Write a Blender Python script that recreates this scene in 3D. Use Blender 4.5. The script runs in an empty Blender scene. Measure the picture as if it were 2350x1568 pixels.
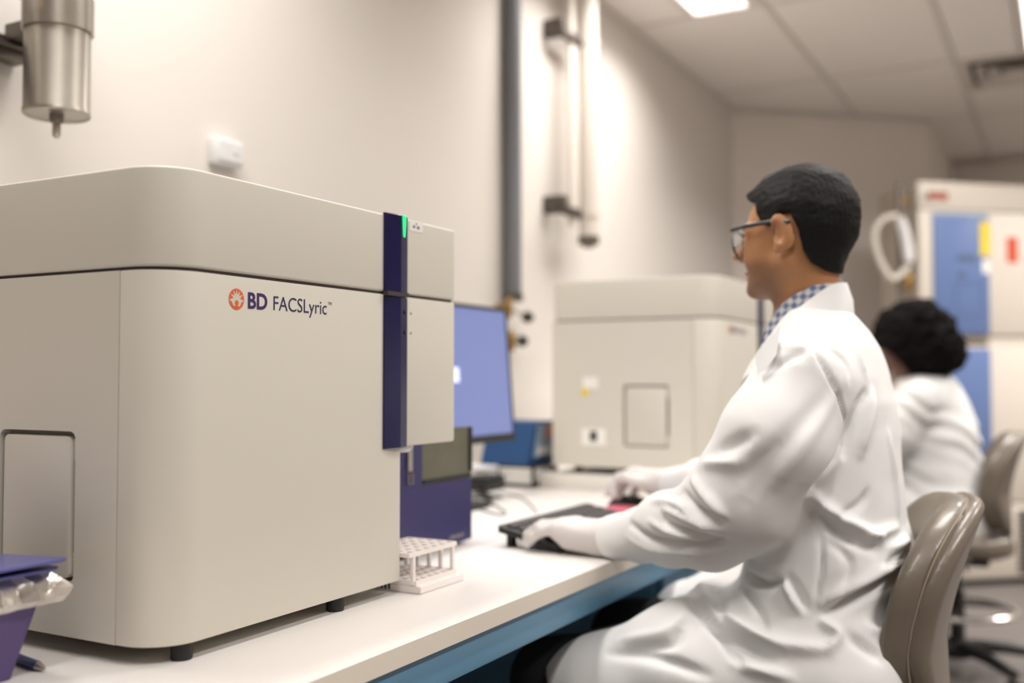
import bpy, bmesh, math, random
import numpy as np
from mathutils import Vector, Matrix
from mathutils.bvhtree import BVHTree

random.seed(7)
scn = bpy.context.scene
C = scn.collection

# ------------------------------------------------------------------ camera
F = 2356.0; CX = 1175.0; CY = 784.0
PITCH = math.atan(84 / F); YAW = math.radians(28.6)
CAM = np.array([0.0, 0.0, 1.08])
fw = np.array([-math.sin(YAW) * math.cos(PITCH), math.cos(YAW) * math.cos(PITCH), math.sin(PITCH)])
rt = np.array([math.cos(YAW), math.sin(YAW), 0.0])
upv = np.cross(rt, fw)
cam_d = bpy.data.cameras.new('camera'); cam = bpy.data.objects.new('camera', cam_d); C.objects.link(cam)
cam_d.sensor_width = 36.0; cam_d.lens = 36.0 * F / 2350.0
cam_d.clip_start = 0.02
cam.matrix_world = Matrix(((rt[0], upv[0], -fw[0], CAM[0]), (rt[1], upv[1], -fw[1], CAM[1]),
                           (rt[2], upv[2], -fw[2], CAM[2]), (0, 0, 0, 1)))
cam_d.dof.use_dof = True
cam_d.dof.focus_distance = 1.32
cam_d.dof.aperture_fstop = 1.9
scn.camera = cam

# ------------------------------------------------------------------ world, exposure
w = bpy.data.worlds.new('World'); scn.world = w; w.use_nodes = True
w.node_tree.nodes['Background'].inputs[0].default_value = (1.0, 0.93, 0.85, 1)
w.node_tree.nodes['Background'].inputs[1].default_value = 0.05
scn.view_settings.view_transform = 'Standard'
scn.view_settings.look = 'None'
scn.view_settings.exposure = 0.15
scn.view_settings.gamma = 1.0
LIGHT_W = {-1.43: 17.5, -.18: 14.0, 1.05: 33.0}     # watts of the ceiling troffers, by row
LIGHT_COL = (1.0, 0.955, 0.912)
LIGHT_SPREAD = math.radians(140)
scn.cycles.max_bounces = 5; scn.cycles.diffuse_bounces = 4; scn.cycles.glossy_bounces = 2; scn.cycles.caustics_reflective = False; scn.cycles.adaptive_threshold = 0.04

# ------------------------------------------------------------------ pixel helpers (frame 2350 x 1568)
def ray(px, py): return fw + rt * ((px - CX) / F) - upv * ((py - CY) / F)
def P(px, py, d): return CAM + ray(px, py) * d
def onz(px, py, z): r = ray(px, py); return CAM + r * ((z - CAM[2]) / r[2])
def onx(px, py, x): r = ray(px, py); return CAM + r * (x / r[0])
def ony(px, py, y): r = ray(px, py); return CAM + r * (y / r[1])

# ------------------------------------------------------------------ materials
def lin(c):
    c = np.array(c, float) / 255.0
    return tuple(np.where(c <= 0.04045, c / 12.92, ((c + 0.055) / 1.055) ** 2.4))
MATS = {}
def mat(name, rgb, rough=0.5, metal=0.0, bump=0.0, bscale=200.0, var=0.0, vscale=8.0, emit=None, estr=0.0,
        trans=0.0, alpha=1.0, spec=0.5, coat=0.0, aniso=0.0, sheen=0.0, sss=0.0):
    m = bpy.data.materials.new(name); m.use_nodes = True
    nt = m.node_tree; b = nt.nodes['Principled BSDF']
    col = (*lin(rgb), 1)
    b.inputs['Base Color'].default_value = col
    b.inputs['Roughness'].default_value = rough
    b.inputs['Metallic'].default_value = metal
    b.inputs['Specular IOR Level'].default_value = spec
    b.inputs['Transmission Weight'].default_value = trans
    b.inputs['Alpha'].default_value = alpha
    b.inputs['Coat Weight'].default_value = coat
    b.inputs['Sheen Weight'].default_value = sheen
    if sss:
        b.inputs['Subsurface Weight'].default_value = sss
        b.inputs['Subsurface Radius'].default_value = (0.01, 0.004, 0.002)
    if emit is not None:
        b.inputs['Emission Color'].default_value = (*lin(emit), 1)
        b.inputs['Emission Strength'].default_value = estr
    tc = nt.nodes.new('ShaderNodeTexCoord')
    if var > 0:
        n = nt.nodes.new('ShaderNodeTexNoise'); n.inputs['Scale'].default_value = vscale; n.inputs['Detail'].default_value = 4
        nt.links.new(tc.outputs['Object'], n.inputs['Vector'])
        mx = nt.nodes.new('ShaderNodeMix'); mx.data_type = 'RGBA'
        mx.inputs['A'].default_value = tuple(max(0, x * (1 - var)) for x in col[:3]) + (1,)
        mx.inputs['B'].default_value = tuple(min(1, x * (1 + var)) for x in col[:3]) + (1,)
        nt.links.new(n.outputs['Fac'], mx.inputs['Factor'])
        nt.links.new(mx.outputs['Result'], b.inputs['Base Color'])
    if bump > 0:
        n = nt.nodes.new('ShaderNodeTexNoise'); n.inputs['Scale'].default_value = bscale; n.inputs['Detail'].default_value = 3
        nt.links.new(tc.outputs['Object'], n.inputs['Vector'])
        bp = nt.nodes.new('ShaderNodeBump'); bp.inputs['Strength'].default_value = bump; bp.inputs['Distance'].default_value = 0.002
        nt.links.new(n.outputs['Fac'], bp.inputs['Height']); nt.links.new(bp.outputs['Normal'], b.inputs['Normal'])
    MATS[name] = m
    return m

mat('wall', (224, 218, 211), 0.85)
mat('wall_pale', (234, 227, 219), 0.85)  # paler copy of the wall colour; extra brightness for far and hidden walls
mat('ceil_tile', (238, 232, 226), 0.95, spec=0.1)
mat('ceil_grid', (220, 213, 206), 0.6)
mat('floor', (104, 98, 95), 0.55, var=0.18, vscale=60)
mat('base_dark', (32, 29, 28), 0.6)
mat('worktop', (228, 224, 220), 0.42)
mat('worktop_edge', (224, 214, 200), 0.5)
mat('bench_blue', (104, 152, 184), 0.38, var=0.04, vscale=5)
mat('bench_shade', (32, 62, 92), 0.5)  # darker bench blue, under-bench shade put into the colour
mat('case', (211, 206, 194), 0.5)
mat('case_dark', (150, 143, 131), 0.6)
mat('gap', (66, 56, 54), 0.8)
mat('navy', (18, 14, 66), 0.25, spec=0.35)
mat('navy_door', (42, 38, 88), 0.45)
mat('led', (20, 220, 120), 0.4, emit=(10, 225, 120), estr=1.3)
mat('sticker', (240, 238, 232), 0.5)
mat('ink', (64, 66, 70), 0.6)
mat('ink_violet', (58, 30, 96), 0.5)
mat('ink_slate', (46, 44, 84), 0.5)
mat('ink_grey', (128, 122, 118), 0.6)
mat('orange', (226, 102, 46), 0.5)
mat('rubber', (28, 25, 25), 0.6)
mat('black', (22, 21, 22), 0.45)
mat('blackgloss', (20, 20, 22), 0.25)
mat('tint', (92, 90, 74), 0.4, var=0.3, vscale=22)
mat('rackpl', (236, 228, 224), 0.45)
mat('screen', (60, 70, 110), 0.3, emit=(136, 147, 198), estr=0.63)
mat('screen_icon', (200, 205, 240), 0.3, emit=(205, 208, 248), estr=1.0)
mat('steel', (176, 170, 160), 0.34, metal=0.9, var=0.12, vscale=25)
mat('steel_dark', (120, 112, 104), 0.45, metal=0.85)
mat('pipe_white', (224, 216, 206), 0.4)
mat('pipe_grey', (120, 122, 126), 0.5, metal=0.2)
mat('brass', (168, 134, 76), 0.4, metal=0.6)
mat('clamp', (92, 84, 78), 0.5, metal=0.5)
mat('plastic_white', (226, 226, 226), 0.4)
mat('purple', (88, 70, 120), 0.5)
mat('lid_blue', (84, 86, 146), 0.25)
mat('foil', (224, 218, 210), 0.2, metal=0.75, bump=1.0, bscale=38)
mat('pen_blue', (18, 44, 110), 0.3)
mat('box_blue', (14, 68, 118), 0.5)
mat('box_label', (150, 170, 190), 0.5)
mat('box_pink', (214, 140, 130), 0.5)
mat('pale_plastic', (226, 222, 214), 0.5)
mat('keys', (44, 41, 42), 0.5)
mat('kb', (30, 28, 29), 0.5)
mat('pink', (214, 112, 128), 0.6)
mat('cable', (96, 104, 94), 0.5)
mat('coat', (229, 229, 228), 0.85, spec=0.2)
mat('cuff', (224, 223, 222), 0.9, bump=0.2, bscale=500)
mat('glove', (206, 200, 197), 0.55, bump=0.1, bscale=150)
mat('skin', (172, 121, 80), 0.5, var=0.10, vscale=22, sss=0.12)
mat('skin_dark', (92, 58, 44), 0.5)
mat('lips', (150, 96, 82), 0.5)
mat('hair', (13, 12, 12), 0.62, bump=0.8, bscale=160, spec=0.22)
mat('hair_curly', (15, 12, 12), 0.9, bump=1.0, bscale=60, spec=0.1)
mat('eye_white', (225, 220, 214), 0.3)
mat('eye_dark', (30, 20, 16), 0.2)
mat('frame_black', (34, 38, 38), 0.35)
mat('trousers', (34, 34, 40), 0.85)
mat('shoe', (26, 25, 26), 0.5)
mat('upholstery', (112, 102, 90), 0.36, bump=0.08, bscale=260, var=0.04, vscale=10, coat=0.15)
mat('stitch', (146, 134, 116), 0.7)
mat('chrome', (225, 222, 218), 0.22, metal=1.0)
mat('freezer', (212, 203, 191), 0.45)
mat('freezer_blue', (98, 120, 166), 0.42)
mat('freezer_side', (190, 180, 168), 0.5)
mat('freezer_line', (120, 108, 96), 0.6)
mat('label_yellow', (234, 204, 52), 0.5)
mat('label_red', (205, 84, 52), 0.5)
mat('label_brick', (168, 100, 88), 0.5)
mat('label_grey', (84, 100, 128), 0.5)
mat('hose', (214, 206, 196), 0.5)
mat('diffuser', (206, 198, 190), 0.5)
mat('slot', (38, 35, 33), 0.8)
mat('lamp_lens', (250, 246, 244), 0.4, emit=(255, 250, 250), estr=2.2)

MATS['lamp_lens'].cycles.emission_sampling = 'NONE'
def plaid():
    m = mat('plaid', (150, 160, 178), 0.8); nt = m.node_tree; b = nt.nodes['Principled BSDF']
    tc = nt.nodes.new('ShaderNodeTexCoord')
    outs = []
    for d in ('X', 'Z'):
        wv = nt.nodes.new('ShaderNodeTexWave'); wv.bands_direction = d; wv.inputs['Scale'].default_value = 22
        nt.links.new(tc.outputs['Object'], wv.inputs['Vector']); outs.append(wv)
    mx = nt.nodes.new('ShaderNodeMath'); mx.operation = 'ADD'
    nt.links.new(outs[0].outputs['Fac'], mx.inputs[0]); nt.links.new(outs[1].outputs['Fac'], mx.inputs[1])
    cr = nt.nodes.new('ShaderNodeValToRGB')
    cr.color_ramp.elements[0].position = 0.25; cr.color_ramp.elements[0].color = (*lin((88, 104, 138)), 1)
    cr.color_ramp.elements[1].position = 1.5 / 2; cr.color_ramp.elements[1].color = (*lin((188, 186, 186)), 1)
    dv = nt.nodes.new('ShaderNodeMath'); dv.operation = 'MULTIPLY'; dv.inputs[1].default_value = 0.5
    nt.links.new(mx.outputs[0], dv.inputs[0]); nt.links.new(dv.outputs[0], cr.inputs[0])
    nt.links.new(cr.outputs[0], b.inputs['Base Color'])
plaid()

# ------------------------------------------------------------------ object helpers
def link(o, parent=None):
    C.objects.link(o)
    if parent is not None: o.parent = parent
    return o
def finish(name, me, m, parent=None, smooth=None):
    if isinstance(m, str): m = MATS[m]
    if len(me.materials) == 0: me.materials.append(m)
    if smooth is not None:
        for p in me.polygons: p.use_smooth = True
        if smooth < 180: me.set_sharp_from_angle(angle=math.radians(smooth))
    return link(bpy.data.objects.new(name, me), parent)
def obj(name, bm, m, parent=None, smooth=35, loc=None, rot=None):
    bmesh.ops.recalc_face_normals(bm, faces=bm.faces)
    me = bpy.data.meshes.new(name); bm.to_mesh(me); bm.free()
    o = finish(name, me, m, parent, smooth)
    if loc is not None: o.location = loc
    if rot is not None: o.rotation_euler = rot
    return o
def tag(o, label, cat, group=None):
    o['label'] = label; o['category'] = cat
    if group: o['group'] = group
    return o
def thing(name, label, cat, loc=(0, 0, 0), rz=0.0, group=None):
    o = bpy.data.objects.new(name, None); o.empty_display_size = 0.05
    C.objects.link(o); o.location = loc; o.rotation_euler = (0, 0, rz)
    return tag(o, label, cat, group)
def struct(name, bm, m, smooth=None):
    o = obj(name, bm, m, None, smooth); o['kind'] = 'structure'; return o
def part_world(o, t):        # mesh modelled in world coordinates, thing unrotated at t.location
    o.parent = t
    o.matrix_parent_inverse = Matrix.Translation(-Vector(t.location))
    return o

def box(lo, hi, bev=0.0, seg=2, bm=None):
    b = bm or bmesh.new()
    t = bmesh.new()
    bmesh.ops.create_cube(t, size=1)
    lo = Vector(lo); hi = Vector(hi)
    for v in t.verts: v.co = Vector([lo[i] + (v.co[i] + 0.5) * (hi[i] - lo[i]) for i in range(3)])
    if bev > 0: bmesh.ops.bevel(t, geom=list(t.edges), offset=bev, segments=seg, profile=0.5, affect='EDGES')
    if bm is None: b.free(); return t
    join(b, t); return b
def join(b, t):
    me = bpy.data.meshes.new('tmp'); t.to_mesh(me); t.free(); b.from_mesh(me); bpy.data.meshes.remove(me); return b
def rpoly(pts, rad, seg=8):
    out = []; n = len(pts)
    if not hasattr(rad, '__len__'): rad = [rad] * n
    for i in range(n):
        p = Vector(pts[i]); r = rad[i]
        if r <= 0: out.append((p.x, p.y)); continue
        a = (Vector(pts[i - 1]) - p).normalized(); c = (Vector(pts[(i + 1) % n]) - p).normalized()
        half = a.angle(c) / 2; d = r / math.tan(half)
        s = p + a * d; e = p + c * d; cen = p + (a + c).normalized() * (r / math.sin(half))
        v0 = s - cen; v1 = e - cen; ang = v0.angle(v1); sg = 1 if v0.x * v1.y - v0.y * v1.x > 0 else -1
        for k in range(seg + 1):
            t = ang * k / seg * sg
            out.append((cen.x + v0.x * math.cos(t) - v0.y * math.sin(t), cen.y + v0.x * math.sin(t) + v0.y * math.cos(t)))
    return out
AX = {'z': lambda a, b, h: (a, b, h), 'y': lambda a, b, h: (a, h, b), 'x': lambda a, b, h: (h, a, b)}
def prism(outline, lo, hi, axis='z', bev=0.0, seg=2, holes=()):
    b = bmesh.new(); f = AX[axis]
    loops = [outline] + list(holes)
    if not holes:
        v0 = [b.verts.new(f(x, y, lo)) for x, y in outline]; v1 = [b.verts.new(f(x, y, hi)) for x, y in outline]
        n = len(v0)
        b.faces.new(v0); b.faces.new(v1[::-1])
        for i in range(n): b.faces.new((v0[i], v0[(i + 1) % n], v1[(i + 1) % n], v1[i]))
        bmesh.ops.recalc_face_normals(b, faces=b.faces)
        if bev > 0:
            es = [e for e in b.edges if all(abs(v.co[{'z': 2, 'y': 1, 'x': 0}[axis]] - hi) < 1e-7 for v in e.verts) or
                  all(abs(v.co[{'z': 2, 'y': 1, 'x': 0}[axis]] - lo) < 1e-7 for v in e.verts)]
            bmesh.ops.bevel(b, geom=es, offset=bev, segments=seg, profile=0.5, affect='EDGES')
        return b
    for h in (lo, hi):
        es = []
        for lp in loops:
            vs = [b.verts.new(f(x, y, h)) for x, y in lp]
            es += [b.edges.new((vs[i], vs[(i + 1) % len(vs)])) for i in range(len(vs))]
        bmesh.ops.triangle_fill(b, use_beauty=True, edges=es)
    b.verts.ensure_lookup_table()
    k = 0; tot = sum(len(l) for l in loops)
    for lp in loops:
        n = len(lp)
        for i in range(n):
            a0 = b.verts[k + i]; a1 = b.verts[k + (i + 1) % n]; c0 = b.verts[tot + k + i]; c1 = b.verts[tot + k + (i + 1) % n]
            b.faces.new((a0, a1, c1, c0))
        k += n
    return b
def lathe(prof, seg=24, c=(0, 0, 0), axis='z', bm=None):
    b = bm or bmesh.new(); rings = []
    def mp(r, h, t):
        a, d = r * math.cos(t), r * math.sin(t)
        p = {'z': (a, d, h), 'x': (h, a, d), 'y': (a, h, d)}[axis]
        return (p[0] + c[0], p[1] + c[1], p[2] + c[2])
    for r, h in prof:
        if r < 1e-6: rings.append([b.verts.new(mp(0, h, 0))])
        else: rings.append([b.verts.new(mp(r, h, 2 * math.pi * k / seg)) for k in range(seg)])
    for A, B in zip(rings, rings[1:]):
        for k in range(seg):
            q = [A[k % len(A)], A[(k + 1) % len(A)], B[(k + 1) % len(B)], B[k % len(B)]]
            u = []
            for v in q:
                if v not in u: u.append(v)
            if len(u) > 2: b.faces.new(u)
    for R in (rings[0], rings[-1]):
        if len(R) > 2: b.faces.new(R)
    return b
def tube(pts, r, seg=10, bm=None, closed=False, radii=None):
    b = bm or bmesh.new(); pts = [Vector(p) for p in pts]; n = len(pts); rings = []
    up = Vector((0, 0, 1)); prev = None
    for i, p in enumerate(pts):
        if closed: t = (pts[(i + 1) % n] - pts[i - 1]).normalized()
        else: t = (pts[min(i + 1, n - 1)] - pts[max(i - 1, 0)]).normalized()
        if prev is None:
            a = t.cross(up)
            if a.length < 1e-3: a = t.cross(Vector((1, 0, 0)))
            a.normalize()
        else: a = (prev - t * prev.dot(t)).normalized()
        prev = a; c = t.cross(a); rr = radii[i] if radii else r
        rings.append([b.verts.new(p + a * (rr * math.cos(2 * math.pi * k / seg)) + c * (rr * math.sin(2 * math.pi * k / seg))) for k in range(seg)])
    m = n if closed else n - 1
    for i in range(m):
        A, B = rings[i], rings[(i + 1) % n]
        for k in range(seg): b.faces.new((A[k], A[(k + 1) % seg], B[(k + 1) % seg], B[k]))
    if not closed: b.faces.new(rings[0][::-1]); b.faces.new(rings[-1])
    return b
def smooth_path(pts, n=8):
    pts = [np.array(p, float) for p in pts]; out = []
    for i in range(len(pts) - 1):
        p0 = pts[max(i - 1, 0)]; p1 = pts[i]; p2 = pts[i + 1]; p3 = pts[min(i + 2, len(pts) - 1)]
        for k in range(n):
            t = k / n
            out.append(0.5 * ((2 * p1) + (-p0 + p2) * t + (2 * p0 - 5 * p1 + 4 * p2 - p3) * t * t + (-p0 + 3 * p1 - 3 * p2 + p3) * t ** 3))
    out.append(pts[-1]); return out
def copy_tree(o, parent=None):
    c = o.copy(); C.objects.link(c)
    if parent is not None: c.parent = parent
    for ch in list(o.children): copy_tree(ch, c)
    return c
def flat_text(s, size, name, m, parent, weight=0.0, sx=1.0):
    cu = bpy.data.curves.new('txt', 'FONT'); cu.body = s; cu.size = size; cu.offset = weight; cu.resolution_u = 4; cu.extrude = 0.00015
    to = bpy.data.objects.new('txt', cu); C.objects.link(to)
    dg = bpy.context.evaluated_depsgraph_get()
    me = bpy.data.meshes.new_from_object(to.evaluated_get(dg)); bpy.data.objects.remove(to); bpy.data.curves.remove(cu)
    me.materials.clear()
    return finish(name, me, m, parent)

# ------------------------------------------------------------------ implicit surface modelling
def grid(lo, hi, step, fine=None, fstep=None):
    ax = []
    for i in range(3):
        if fine is None: ax.append(np.arange(lo[i], hi[i] + step, step))
        else:
            f0, f1 = fine[0][i], fine[1][i]
            a = np.concatenate([np.linspace(lo[i], f0, max(2, int((f0 - lo[i]) / step) + 1))[:-1] if f0 > lo[i] else [],
                                np.arange(f0, f1, fstep),
                                np.linspace(f1, hi[i], max(2, int((hi[i] - f1) / step) + 1)) if hi[i] > f1 else [f1]])
            ax.append(a)
    return ax
def sample(ax, fn):
    X, Y, Z = np.meshgrid(*[a.astype(np.float32) for a in ax], indexing='ij')
    return fn(np.stack([X, Y, Z], -1))
def surface_nets(ax, V):
    nx, ny, nz = V.shape; S = V < 0
    corners = [(i, j, k) for i in (0, 1) for j in (0, 1) for k in (0, 1)]
    cnt = np.zeros((nx - 1, ny - 1, nz - 1), np.int8)
    for i, j, k in corners: cnt += S[i:nx - 1 + i, j:ny - 1 + j, k:nz - 1 + k]
    act = np.argwhere((cnt > 0) & (cnt < 8))
    idx = -np.ones(cnt.shape, np.int64); idx[tuple(act.T)] = np.arange(len(act))
    acc = np.zeros((len(act), 3)); num = np.zeros(len(act))
    cv = {c: V[act[:, 0] + c[0], act[:, 1] + c[1], act[:, 2] + c[2]] for c in corners}
    for c in corners:
        for d in range(3):
            if c[d] == 0:
                e = list(c); e[d] = 1; e = tuple(e)
                a, b = cv[c], cv[e]; m = (a < 0) != (b < 0)
                t = np.where(m, a / np.where(m, a - b, 1), 0)
                p = np.tile(np.array(c, float), (len(act), 1)); p[:, d] += t
                acc += p * m[:, None]; num += m
    loc = acc / num[:, None]
    verts = np.empty((len(act), 3))
    for d in range(3):
        a = ax[d]; i = act[:, d]; verts[:, d] = a[i] + (a[i + 1] - a[i]) * loc[:, d]
    faces = []
    for d in range(3):
        u, v = (d + 1) % 3, (d + 2) % 3
        sl0 = [slice(None)] * 3; sl1 = [slice(None)] * 3; sl0[d] = slice(0, -1); sl1[d] = slice(1, None)
        a = S[tuple(sl0)]; b = S[tuple(sl1)]
        e = np.argwhere(a != b)
        lim = np.array(cnt.shape)
        ok = (e[:, u] > 0) & (e[:, v] > 0) & (e[:, u] < lim[u]) & (e[:, v] < lim[v]); e = e[ok]
        def cell(du, dv):
            q = e.copy(); q[:, u] -= du; q[:, v] -= dv; return idx[tuple(q.T)]
        q = np.stack([cell(1, 1), cell(0, 1), cell(0, 0), cell(1, 0)], 1)
        fl = ~a[tuple(e.T)]; q[fl] = q[fl][:, ::-1]
        faces.append(q)
    return verts, np.concatenate(faces)
def np_mesh(name, verts, faces):
    me = bpy.data.meshes.new(name)
    me.vertices.add(len(verts)); me.vertices.foreach_set('co', np.asarray(verts, np.float32).ravel())
    me.loops.add(faces.size); me.loops.foreach_set('vertex_index', faces.astype(np.int32).ravel())
    me.polygons.add(len(faces)); me.polygons.foreach_set('loop_start', np.arange(0, faces.size, faces.shape[1], dtype=np.int32))
    me.update(calc_edges=True); me.validate()
    return me
def dot3(a, b): return a[..., 0] * b[0] + a[..., 1] * b[1] + a[..., 2] * b[2]
def rc(p, a, b, r1, r2):
    a = np.array(a, np.float32); b = np.array(b, np.float32); ba = b - a; pa = p - a
    t = np.clip(dot3(pa, ba) / max(1e-9, float(ba @ ba)), 0, 1)
    q = pa - t[..., None] * ba
    return np.sqrt((q * q).sum(-1)) - (r1 + (r2 - r1) * t)
def chain(p, pts, k=0.02):
    d = None
    for (a, ra), (b, rb) in zip(pts, pts[1:]):
        e = rc(p, a, b, ra, rb); d = e if d is None else smin(d, e, k)
    return d
def ell(p, c, r, R=None):
    q = p - np.array(c, np.float32)
    if R is not None: q = q @ np.array(R, np.float32)
    r = np.array(r, np.float32); k0 = np.sqrt(((q / r) ** 2).sum(-1)); k1 = np.sqrt(((q / (r * r)) ** 2).sum(-1)) + 1e-6
    return k0 * (k0 - 1) / k1
def smin(a, b, k):
    h = np.clip(0.5 + 0.5 * (b - a) / k, 0, 1); return b + (a - b) * h - k * h * (1 - h)
def smax(a, b, k): return -smin(-a, -b, k)
def poly2d(x, y, pts):
    d = np.full(x.shape, 1e9, np.float32); s = np.ones(x.shape, np.float32); n = len(pts)
    for i in range(n):
        ax_, ay = pts[i]; bx, by = pts[i - 1]
        ex, ey = bx - ax_, by - ay; wx, wy = x - ax_, y - ay
        t = np.clip((wx * ex + wy * ey) / (ex * ex + ey * ey), 0, 1)
        d = np.minimum(d, (wx - ex * t) ** 2 + (wy - ey * t) ** 2)
        c1 = y >= ay; c2 = y < by; c3 = ex * wy > ey * wx
        s = np.where((c1 & c2 & c3) | (~c1 & ~c2 & ~c3), -s, s)
    return s * np.sqrt(d)
def rough3(p, f, seed=0):
    r = np.random.RandomState(seed); out = 0
    for i in range(7):
        k = r.normal(size=3) * f; ph = r.uniform(0, 6.28); out = out + np.sin(dot3(p, k.astype(np.float32)) + ph)
    return out / 7
def sdf_mesh(name, ax, fn, m, parent=None, post=None):
    v, f = surface_nets(ax, sample(ax, fn))
    if post is not None: v = post(v, f)
    me = np_mesh(name, v, f)
    return finish(name, me, m, parent, smooth=180)

# ================================================================== THE ROOM
H = 2.655; XW = -1.72
CORNER = (XW, 5.845); AEND = (-0.755, 6.659); YB = 8.17; XR = 3.2; YR = -2.4
struct('floor', box((XW - .1, YR - .1, -.1), (XR + .1, YB + .1, 0)), 'floor')
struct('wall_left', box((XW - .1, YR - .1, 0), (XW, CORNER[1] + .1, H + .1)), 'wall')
d = Vector((AEND[0] - CORNER[0], AEND[1] - CORNER[1])).normalized(); nrm = Vector((-d.y, d.x))
c0 = Vector(CORNER); c1 = Vector(AEND)
struct('wall_far', prism([c0, c1, (c1.x, c1.y + .02), tuple(c1 + nrm * .1 - d * .08), tuple(c0 + nrm * .1 - d * .02)], 0, H + .1), 'wall_pale')
struct('wall_return', box((AEND[0] - .1, AEND[1] + .02, 0), (AEND[0], YB, H + .1)), 'wall_pale')
struct('wall_back', box((AEND[0] - .1, YB, 0), (XR + .1, YB + .1, H + .1)), 'wall_pale')
struct('wall_right', box((XR, YR, 0), (XR + .1, YB, H + .1)), 'wall_pale')
struct('wall_rear', box((XW, YR - .1, 0), (XR, YR, H + .1)), 'wall_pale')
ceil = struct('ceiling', box((XW, YR, H + .028), (XR, YB, H + .1)), 'ceil_tile')
bb = bmesh.new()
box((AEND[0] + .001, AEND[1] + .02, 0), (AEND[0] + .014, YB, .1), bm=bb)
struct('baseboard_return', bb, 'base_dark')
struct('baseboard_back', box((AEND[0] + .014, YB - .014, 0), (XR, YB - .001, .1)), 'base_dark')
o0 = c0 - nrm * .001; o1 = c1 - nrm * .001
struct('baseboard_far', prism([tuple(o0), tuple(o1), tuple(o1 - nrm * .014), tuple(o0 - nrm * .014)], 0, .1), 'base_dark')

XS = [-1.73, -1.115, -.49, .125, .74, 1.355, 1.97, 2.585, 3.2]
YS = [-1.82, -.60, .62, 1.84, 3.06, 4.28, 5.495, 6.71, 7.93]
TROFF = [(-1.43, -1.125, 3.07, 4.27), (-1.43, -1.125, .63, 1.83), (-.18, .115, 4.29, 5.485), (-.18, .115, 1.85, 3.05),
         (-.18, .115, -.59, .61), (1.05, 1.345, 3.07, 4.27), (1.05, 1.345, .63, 1.83), (1.05, 1.345, 5.50, 6.70)]
tile_me = {}
def tile(x0, x1, y0, y1):
    if y1 <= y0 + .05 or x1 <= x0 + .05: return
    k = (round(x1 - x0, 3), round(y1 - y0, 3))
    if k not in tile_me:
        t = obj('ceiling_tile', box((0, 0, 0), (k[0], k[1], .02), .004, 1), 'ceil_tile', ceil, None); tile_me[k] = t.data
    else: t = link(bpy.data.objects.new('ceiling_tile', tile_me[k]), ceil)
    t.location = (x0, y0, H + .004)
DIFF = (-.49, .125, 5.495, 6.11)
for i in range(len(XS) - 1):
    for j in range(len(YS) - 1):
        x0, x1, y0, y1 = XS[i] + .012, XS[i + 1] - .012, YS[j] + .012, YS[j + 1] - .012
        if i == 0: x0 = XW + .006
        if x0 > 1.4: continue
        if y0 < .6: continue
        for T in TROFF:
            if T[0] >= XS[i] - .01 and T[1] <= XS[i + 1] + .01 and T[2] >= YS[j] - .01 and T[3] <= YS[j + 1] + .01: x1 = T[0] - .018
        if x0 < DIFF[0] + .03 < x1 and y0 < 5.6 < y1: y0 = DIFF[3] + .018
        tile(x0, x1, y0, y1)
bar_me = {}
def bar(x0, x1, y0, y1):
    k = (round(x1 - x0, 3), round(y1 - y0, 3))
    if k not in bar_me:
        t = obj('grid_bar', box((0, 0, 0), (k[0], k[1], .026)), 'ceil_grid', ceil, None); bar_me[k] = t.data
    else: t = link(bpy.data.objects.new('grid_bar', bar_me[k]), ceil)
    t.location = (x0, y0, H)
for x in XS[1:5]: bar(x - .011, x + .011, .62, YB)
for y in YS[2:]:
    for i in range(4): bar(max(XS[i] + .011, XW), XS[i + 1] - .011, y - .011, y + .011)
trim = struct('trim_1', box((XW, .62, H - .02), (XW + .02, CORNER[1], H), 0), 'ceil_grid')
t2 = struct('trim_2', prism([tuple(c0 - nrm * .001), tuple(c1 - nrm * .001), tuple(c1 - nrm * .021), tuple(c0 - nrm * .021)], H - .02, H - .001), 'ceil_grid')
struct('trim_3', box((AEND[0] + .001, YB - .022, H - .022), (XR, YB - .001, H - .001)), 'ceil_grid')

places = ['nearest the grey conduit on the wall', 'above the front analyser', 'cut by the right picture edge', 'over the seated typist',
          'above and behind the camera', 'over the open aisle', 'on the aisle side by the camera', 'at the far end of the aisle']
for T, pl in zip(TROFF, places):
    x0, x1, y0, y1 = T
    t = thing('ceiling_light', 'narrow recessed ceiling light ' + pl, 'ceiling light', ((x0 + x1) / 2, (y0 + y1) / 2, H), 0, 'recessed ceiling lights')
    hx, hy = (x1 - x0) / 2, (y1 - y0) / 2
    obj('frame', prism(rpoly([(-hx - .01, -hy), (hx + .006, -hy), (hx + .006, hy), (-hx - .01, hy)], 0), -.004, .022,
                       holes=[[(-hx + .02, -hy + .02), (hx - .05, -hy + .02), (hx - .05, hy - .02), (-hx + .02, hy - .02)]]), 'ceil_grid', t, None)
    obj('lens', box((-hx + .021, -hy + .021, .006), (hx - .051, hy - .021, .012)), 'lamp_lens', t, None)
    ld = bpy.data.lights.new('lamp', 'AREA'); ld.shape = 'RECTANGLE'; ld.size = 2 * hx - .08; ld.size_y = 2 * hy - .05
    ld.energy = LIGHT_W[x0] * (1.7 if y0 > 4.2 else 1.0); ld.color = LIGHT_COL; ld.spread = LIGHT_SPREAD
    lo = link(bpy.data.objects.new('lamp', ld), t); lo.location = (-.015, 0, .001)

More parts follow.
